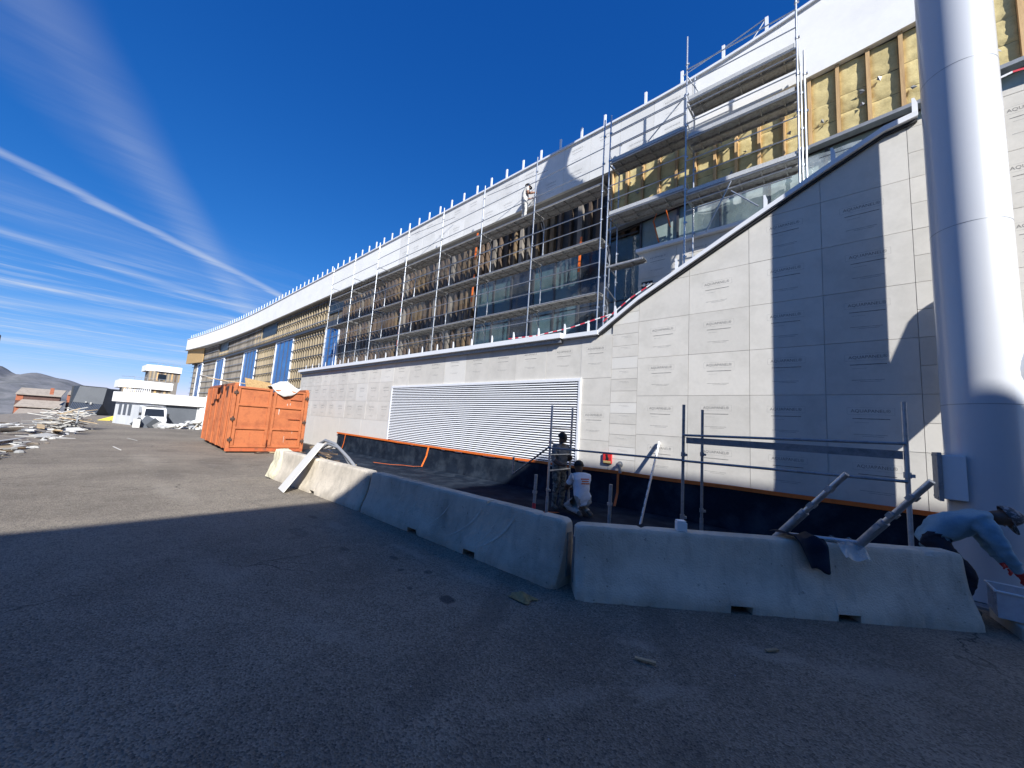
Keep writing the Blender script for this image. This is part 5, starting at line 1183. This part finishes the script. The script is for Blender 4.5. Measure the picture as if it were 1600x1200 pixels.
# ------------------------------------------------------------------ people
def ell_head(b): pass
def person(name, label, J, loc, rz, mats, hair=('hair', 'hair'), fingers=True, hands=None, H=None, bulk=1.0, arm=1.0):
    """J: joint positions in the person's own frame (x right, y forward, z up). One skinned body mesh, materials chosen by limb."""
    root = thing(name, loc, label, 'person', 'site workers', rz)
    V = []; E = []; Rr = []; own = []
    def v(p, r): V.append(Vector(p)); Rr.append(r); return len(V)-1
    pel = v(J['pelvis'], .15*bulk); sp = v(J['spine'], .145*bulk); chs = v(J['chest'], .168*bulk); nk = v(J['neck'], .062); hb = v(J['head'], .088)
    dirh = (Vector(J['top'])-Vector(J['head'])); hm = v(Vector(J['head'])+dirh*.5, .098); ht = v(J['top'], .07)
    E += [(pel, sp), (sp, chs), (chs, nk), (nk, hb), (hb, hm), (hm, ht)]
    lab = {(pel, sp): 'torso', (sp, chs): 'torso', (chs, nk): 'torso', (nk, hb): 'skin', (hb, hm): 'skin', (hm, ht): 'skin'}
    for s in ('L', 'R'):
        sh = v(J['sh'+s], .082*arm); el = v(J['el'+s], .056*arm); mid = v(Vector(J['sh'+s]).lerp(Vector(J['el'+s]), .5), .066*arm); wr = v(J['wr'+s], .037*arm); ha = v(J['ha'+s], .036)
        E += [(chs, sh), (sh, mid), (mid, el), (el, wr), (wr, ha)]
        lab[(chs, sh)] = 'torso'; lab[(sh, mid)] = 'sleeve'; lab[(mid, el)] = 'sleeve2'; lab[(el, wr)] = 'forearm'; lab[(wr, ha)] = 'hand'
        hp = v(J['hip'+s], .105); kn = v(J['kn'+s], .068); th = v(Vector(J['hip'+s]).lerp(Vector(J['kn'+s]), .5), .09); an_ = v(J['an'+s], .048); cf = v(Vector(J['kn'+s]).lerp(Vector(J['an'+s]), .4), .063); to = v(J['to'+s], .04)
        E += [(pel, hp), (hp, th), (th, kn), (kn, cf), (cf, an_), (an_, to)]
        for e in ((pel, hp), (hp, th), (th, kn), (kn, cf), (cf, an_)): lab[e] = 'leg'
        lab[(an_, to)] = 'shoe'
    roots = [pel]
    # five fingers on each hand, rooted in the palm
    for s in ('L', 'R'):
        ha = Vector(J['ha'+s]); wr = Vector(J['wr'+s]); d = (ha-wr).normalized(); sd = d.cross(Vector((0, 0, 1)) if abs(d.z) < .9 else Vector((0, 1, 0))).normalized(); up = sd.cross(d)
        for k, (off, ln) in enumerate(((-.03, .075), (-.01, .085), (.01, .08), (.03, .065), (.045, .055))):
            th_ = k == 4; b0 = ha+sd*off*(.9)-d*(.05 if th_ else .0); p1 = b0+d*ln*.55+(sd*.04 if th_ else Vector()); p2 = p1+(d*.6-up*.75).normalized()*ln*.5
            a_, b_, c_ = v(b0, .012), v(p1, .0105), v(p2, .008); E += [(a_, b_), (b_, c_)]; lab[(a_, b_)] = lab[(b_, c_)] = 'hand'; roots.append(a_)
    # nose and ears
    fw = Vector(J['face']).normalized(); hc = Vector(J['head'])+dirh*.38; sx = dirh.normalized().cross(fw).normalized()
    for base, tip, r0, r1 in ((hc+fw*.08, hc+fw*.118-dirh.normalized()*.01, .018, .012), (hc+sx*.088, hc+sx*.1+dirh.normalized()*.025, .016, .012), (hc-sx*.088, hc-sx*.1+dirh.normalized()*.025, .016, .012)):
        a_, b_ = v(base, r0), v(tip, r1); E.append((a_, b_)); lab[(a_, b_)] = 'skin'; roots.append(a_)
    me = bpy.data.meshes.new('skin'); me.from_pydata([tuple(p) for p in V], E, [])
    ob = bpy.data.objects.new('skin', me); COL.objects.link(ob)
    md = ob.modifiers.new('s', 'SKIN'); md.use_smooth_shade = True
    for i, sv in enumerate(me.skin_vertices[0].data): sv.radius = (Rr[i], Rr[i]); sv.use_root = i in roots
    # broad flat chest
    for i in (pel, sp, chs): me.skin_vertices[0].data[i].radius = (Rr[i]*1.05, Rr[i]*.98)
    ss = ob.modifiers.new('ss', 'SUBSURF'); ss.levels = ss.render_levels = 3
    bpy.context.view_layer.update()
    bm_ = bpy.data.meshes.new_from_object(ob.evaluated_get(bpy.context.evaluated_depsgraph_get()))
    bpy.data.objects.remove(ob)
    order = ['torso', 'sleeve', 'sleeve2', 'forearm', 'hand', 'leg', 'shoe', 'skin']
    bm_.materials.clear()
    for o_ in order: bm_.materials.append(MATS[mats[o_]])
    seg = [(V[a], V[c], order.index(lab[(a, c)])) for a, c in E]
    A = np.array([s_[0] for s_ in seg]); Bv = np.array([s_[1] for s_ in seg]); Lb = np.array([s_[2] for s_ in seg])
    C = np.array([p.center for p in bm_.polygons]); AB = Bv-A; L2 = (AB**2).sum(1)
    t = np.clip(((C[:, None]-A[None])*AB[None]).sum(2)/L2, 0, 1); Dm = np.linalg.norm(C[:, None]-(A[None]+t[..., None]*AB[None]), axis=2)
    mid_r = np.array([min(Rr[a], Rr[c]) for a, c in E]); bm_.polygons.foreach_set('material_index', Lb[(Dm-mid_r[None]*.9).argmin(1)].astype(np.int32))
    bm_.polygons.foreach_set('use_smooth', [True]*len(bm_.polygons)); bm_.update()
    hd = Vector(J['head'])
    for vt, nn_ in zip(bm_.vertices, [q.vector.copy() for q in bm_.vertex_normals]):
        c_ = vt.co
        if (c_-hd).length < .22 or (c_-Vector(J['haL'])).length < .14 or (c_-Vector(J['haR'])).length < .14: continue
        f1 = mnoise.fractal(Vector((c_.x*9, c_.y*9, c_.z*15+3)), 1, 2, 3); f2 = 1-abs(nz3(c_.x*6+5, c_.y*6, c_.z*12))*2
        vt.co = c_+nn_*(.010*f1+.011*f2*f2*(1 if f2 > 0 else -1))
    bm_.update(); put('body', bm_, root)
    up_ = dirh.normalized(); rot = Matrix((sx, fw, up_)).transposed() if True else None
    for s_ in (-1, 1):
        MB().ell(hc+fw*.090+up_*.028+sx*s_*.034, (.012, .008, .009), 8, 6, rot=rot).build('eye', 'ink', root, 60, local=True)
    MB().ell(hc+fw*.092-up_*.045, (.026, .006, .006), 8, 6, rot=rot).build('mouth', 'rust', root, 60, local=True)
    hn, hm_ = hair
    hb_ = MB().ell(Vector(J['head'])+dirh*.60-fw*.024, (.108, .112, .115), 18, 8, z0=-.15, rot=rot)
    hb_.v = [tuple(Vector(q)+Vector((nz3(q[0]*40, q[1]*40, q[2]*40), nz3(q[1]*40, q[2]*40, q[0]*40+9), nz3(q[2]*40, q[0]*40, 3)))*.007) for q in hb_.v]
    hb_.build(hn, hm_, root, 60, local=True)
    if hn == 'cap':
        def brim(u, v_):
            a = lerp(-1.1, 1.1, u); r = .105+.085*v_*math.cos(a*.9); return Vector(J['head'])+dirh*.52+sx*math.sin(a)*r*.95+fw*math.cos(a)*r+up_*(-.02*v_)
        o_ = MB().grid(brim, 14, 4).build('cap_brim', hm_, root, 60, local=True); q_ = o_.modifiers.new('t', 'SOLIDIFY'); q_.thickness = .006
    return root
base = dict(torso='cloth_dusty', sleeve='cloth_dusty', sleeve2='cloth_dusty', forearm='skin_dark', hand='skin_dark', leg='cloth_camo', shoe='shoe', skin='skin_dark')
stand = dict(pelvis=(0, 0, .95), spine=(0, 0, 1.12), chest=(0, .02, 1.33), neck=(0, .03, 1.47), head=(0, .055, 1.53), top=(0, .085, 1.69), face=(0, 1, -.25),
    shL=(-.19, .02, 1.40), elL=(-.25, .06, 1.13), wrL=(-.12, .24, 1.17), haL=(-.05, .27, 1.22), shR=(.19, .02, 1.40), elR=(.26, .04, 1.12), wrR=(.18, .24, 1.02), haR=(.11, .30, 1.03),
    hipL=(-.10, 0, .90), knL=(-.12, .03, .50), anL=(-.13, -.02, .09), toL=(-.15, .14, .04), hipR=(.10, 0, .90), knR=(.12, .04, .50), anR=(.13, .0, .09), toR=(.16, .16, .04))
person('person', 'standing worker in dusty grey clothes holding something at his chest, behind the ground scaffold', stand, (-5.0, -1.62, .03), math.radians(-98), base)
kneel = dict(pelvis=(0, -.05, .34), spine=(0, .02, .52), chest=(0, .09, .74), neck=(0, .14, .88), head=(0, .17, .94), top=(0, .21, 1.10), face=(.1, 1, -.2),
    shL=(-.19, .10, .80), elL=(-.24, .24, .56), wrL=(-.12, .44, .50), haL=(-.09, .52, .50), shR=(.19, .10, .80), elR=(.26, .26, .57), wrR=(.14, .46, .48), haR=(.11, .54, .47),
    hipL=(-.11, -.03, .30), knL=(-.15, .40, .14), anL=(-.12, -.08, .10), toL=(-.12, -.24, .05), hipR=(.11, -.03, .30), knR=(.18, .40, .16), anR=(.13, -.06, .10), toR=(.13, -.22, .05))
kp = person('person', 'kneeling worker in a white shirt with orange print on the back, on the black sheet', kneel, (-4.32, -1.72, .04), math.radians(62), dict(base, torso='cloth_white', sleeve='cloth_white', sleeve2='skin_dark', leg='cloth_grey'))
def backrow(z, w): MB().box(-w, w, -.006, .006, z-.008, z+.008).build('shirt_print', 'orange_tape', kp, None, local=True)
for i_, (zz, ww) in enumerate(((.78, .10), (.735, .085), (.69, .10))):
    yb = -.135+.35*(zz-.69)
    for q_ in range(4): MB().box(-ww+q_*ww*.5, -ww+q_*ww*.5+ww*.4, yb-.012, yb, zz-.013, zz+.013).build('shirt_print', 'orange_tape', kp, None, local=True)
bend = dict(pelvis=(0, .02, .80), spine=(0, .16, .93), chest=(0, .36, 1.05), neck=(0, .51, 1.11), head=(0, .57, 1.10), top=(0, .72, 1.13), face=(0, .45, -.9),
    shL=(-.20, .40, 1.05), elL=(-.26, .52, .82), wrL=(-.14, .62, .62), haL=(-.12, .66, .54), shR=(.20, .40, 1.05), elR=(.27, .52, .80), wrR=(.22, .62, .60), haR=(.20, .66, .52),
    hipL=(-.11, .02, .77), knL=(-.14, .22, .44), anL=(-.14, .0, .09), toL=(-.15, .16, .04), hipR=(.11, .02, .77), knR=(.16, .30, .44), anR=(.17, .20, .09), toR=(.18, .36, .04))
person('person', 'worker in a light blue top and mottled cap bending forward past the white column', bend, (.66, -1.93, .05), math.radians(-84), dict(base, torso='cloth_blue', sleeve='cloth_blue', sleeve2='cloth_blue', forearm='cloth_blue', hand='glove_red', leg='cloth_navy', skin='skin_dark'), hair=('cap', 'cap'), bulk=1.22, arm=1.3)
roofer = dict(stand, top=(0, .14, 1.66), head=(0, .075, 1.52), wrR=(.20, .30, 1.25), haR=(.18, .38, 1.28), wrL=(-.16, .32, 1.2), haL=(-.14, .4, 1.23))
person('person', 'small worker in pale dusty clothes up on the top scaffold deck by the fascia', roofer, (-9.75, 1.82, 10.21), math.radians(-30), dict(base, torso='debris_white', leg='debris_white', sleeve='debris_white', sleeve2='skin_mid', skin='skin_mid', forearm='skin_mid', hand='skin_mid'), hair=('cap', 'cloth_black'))
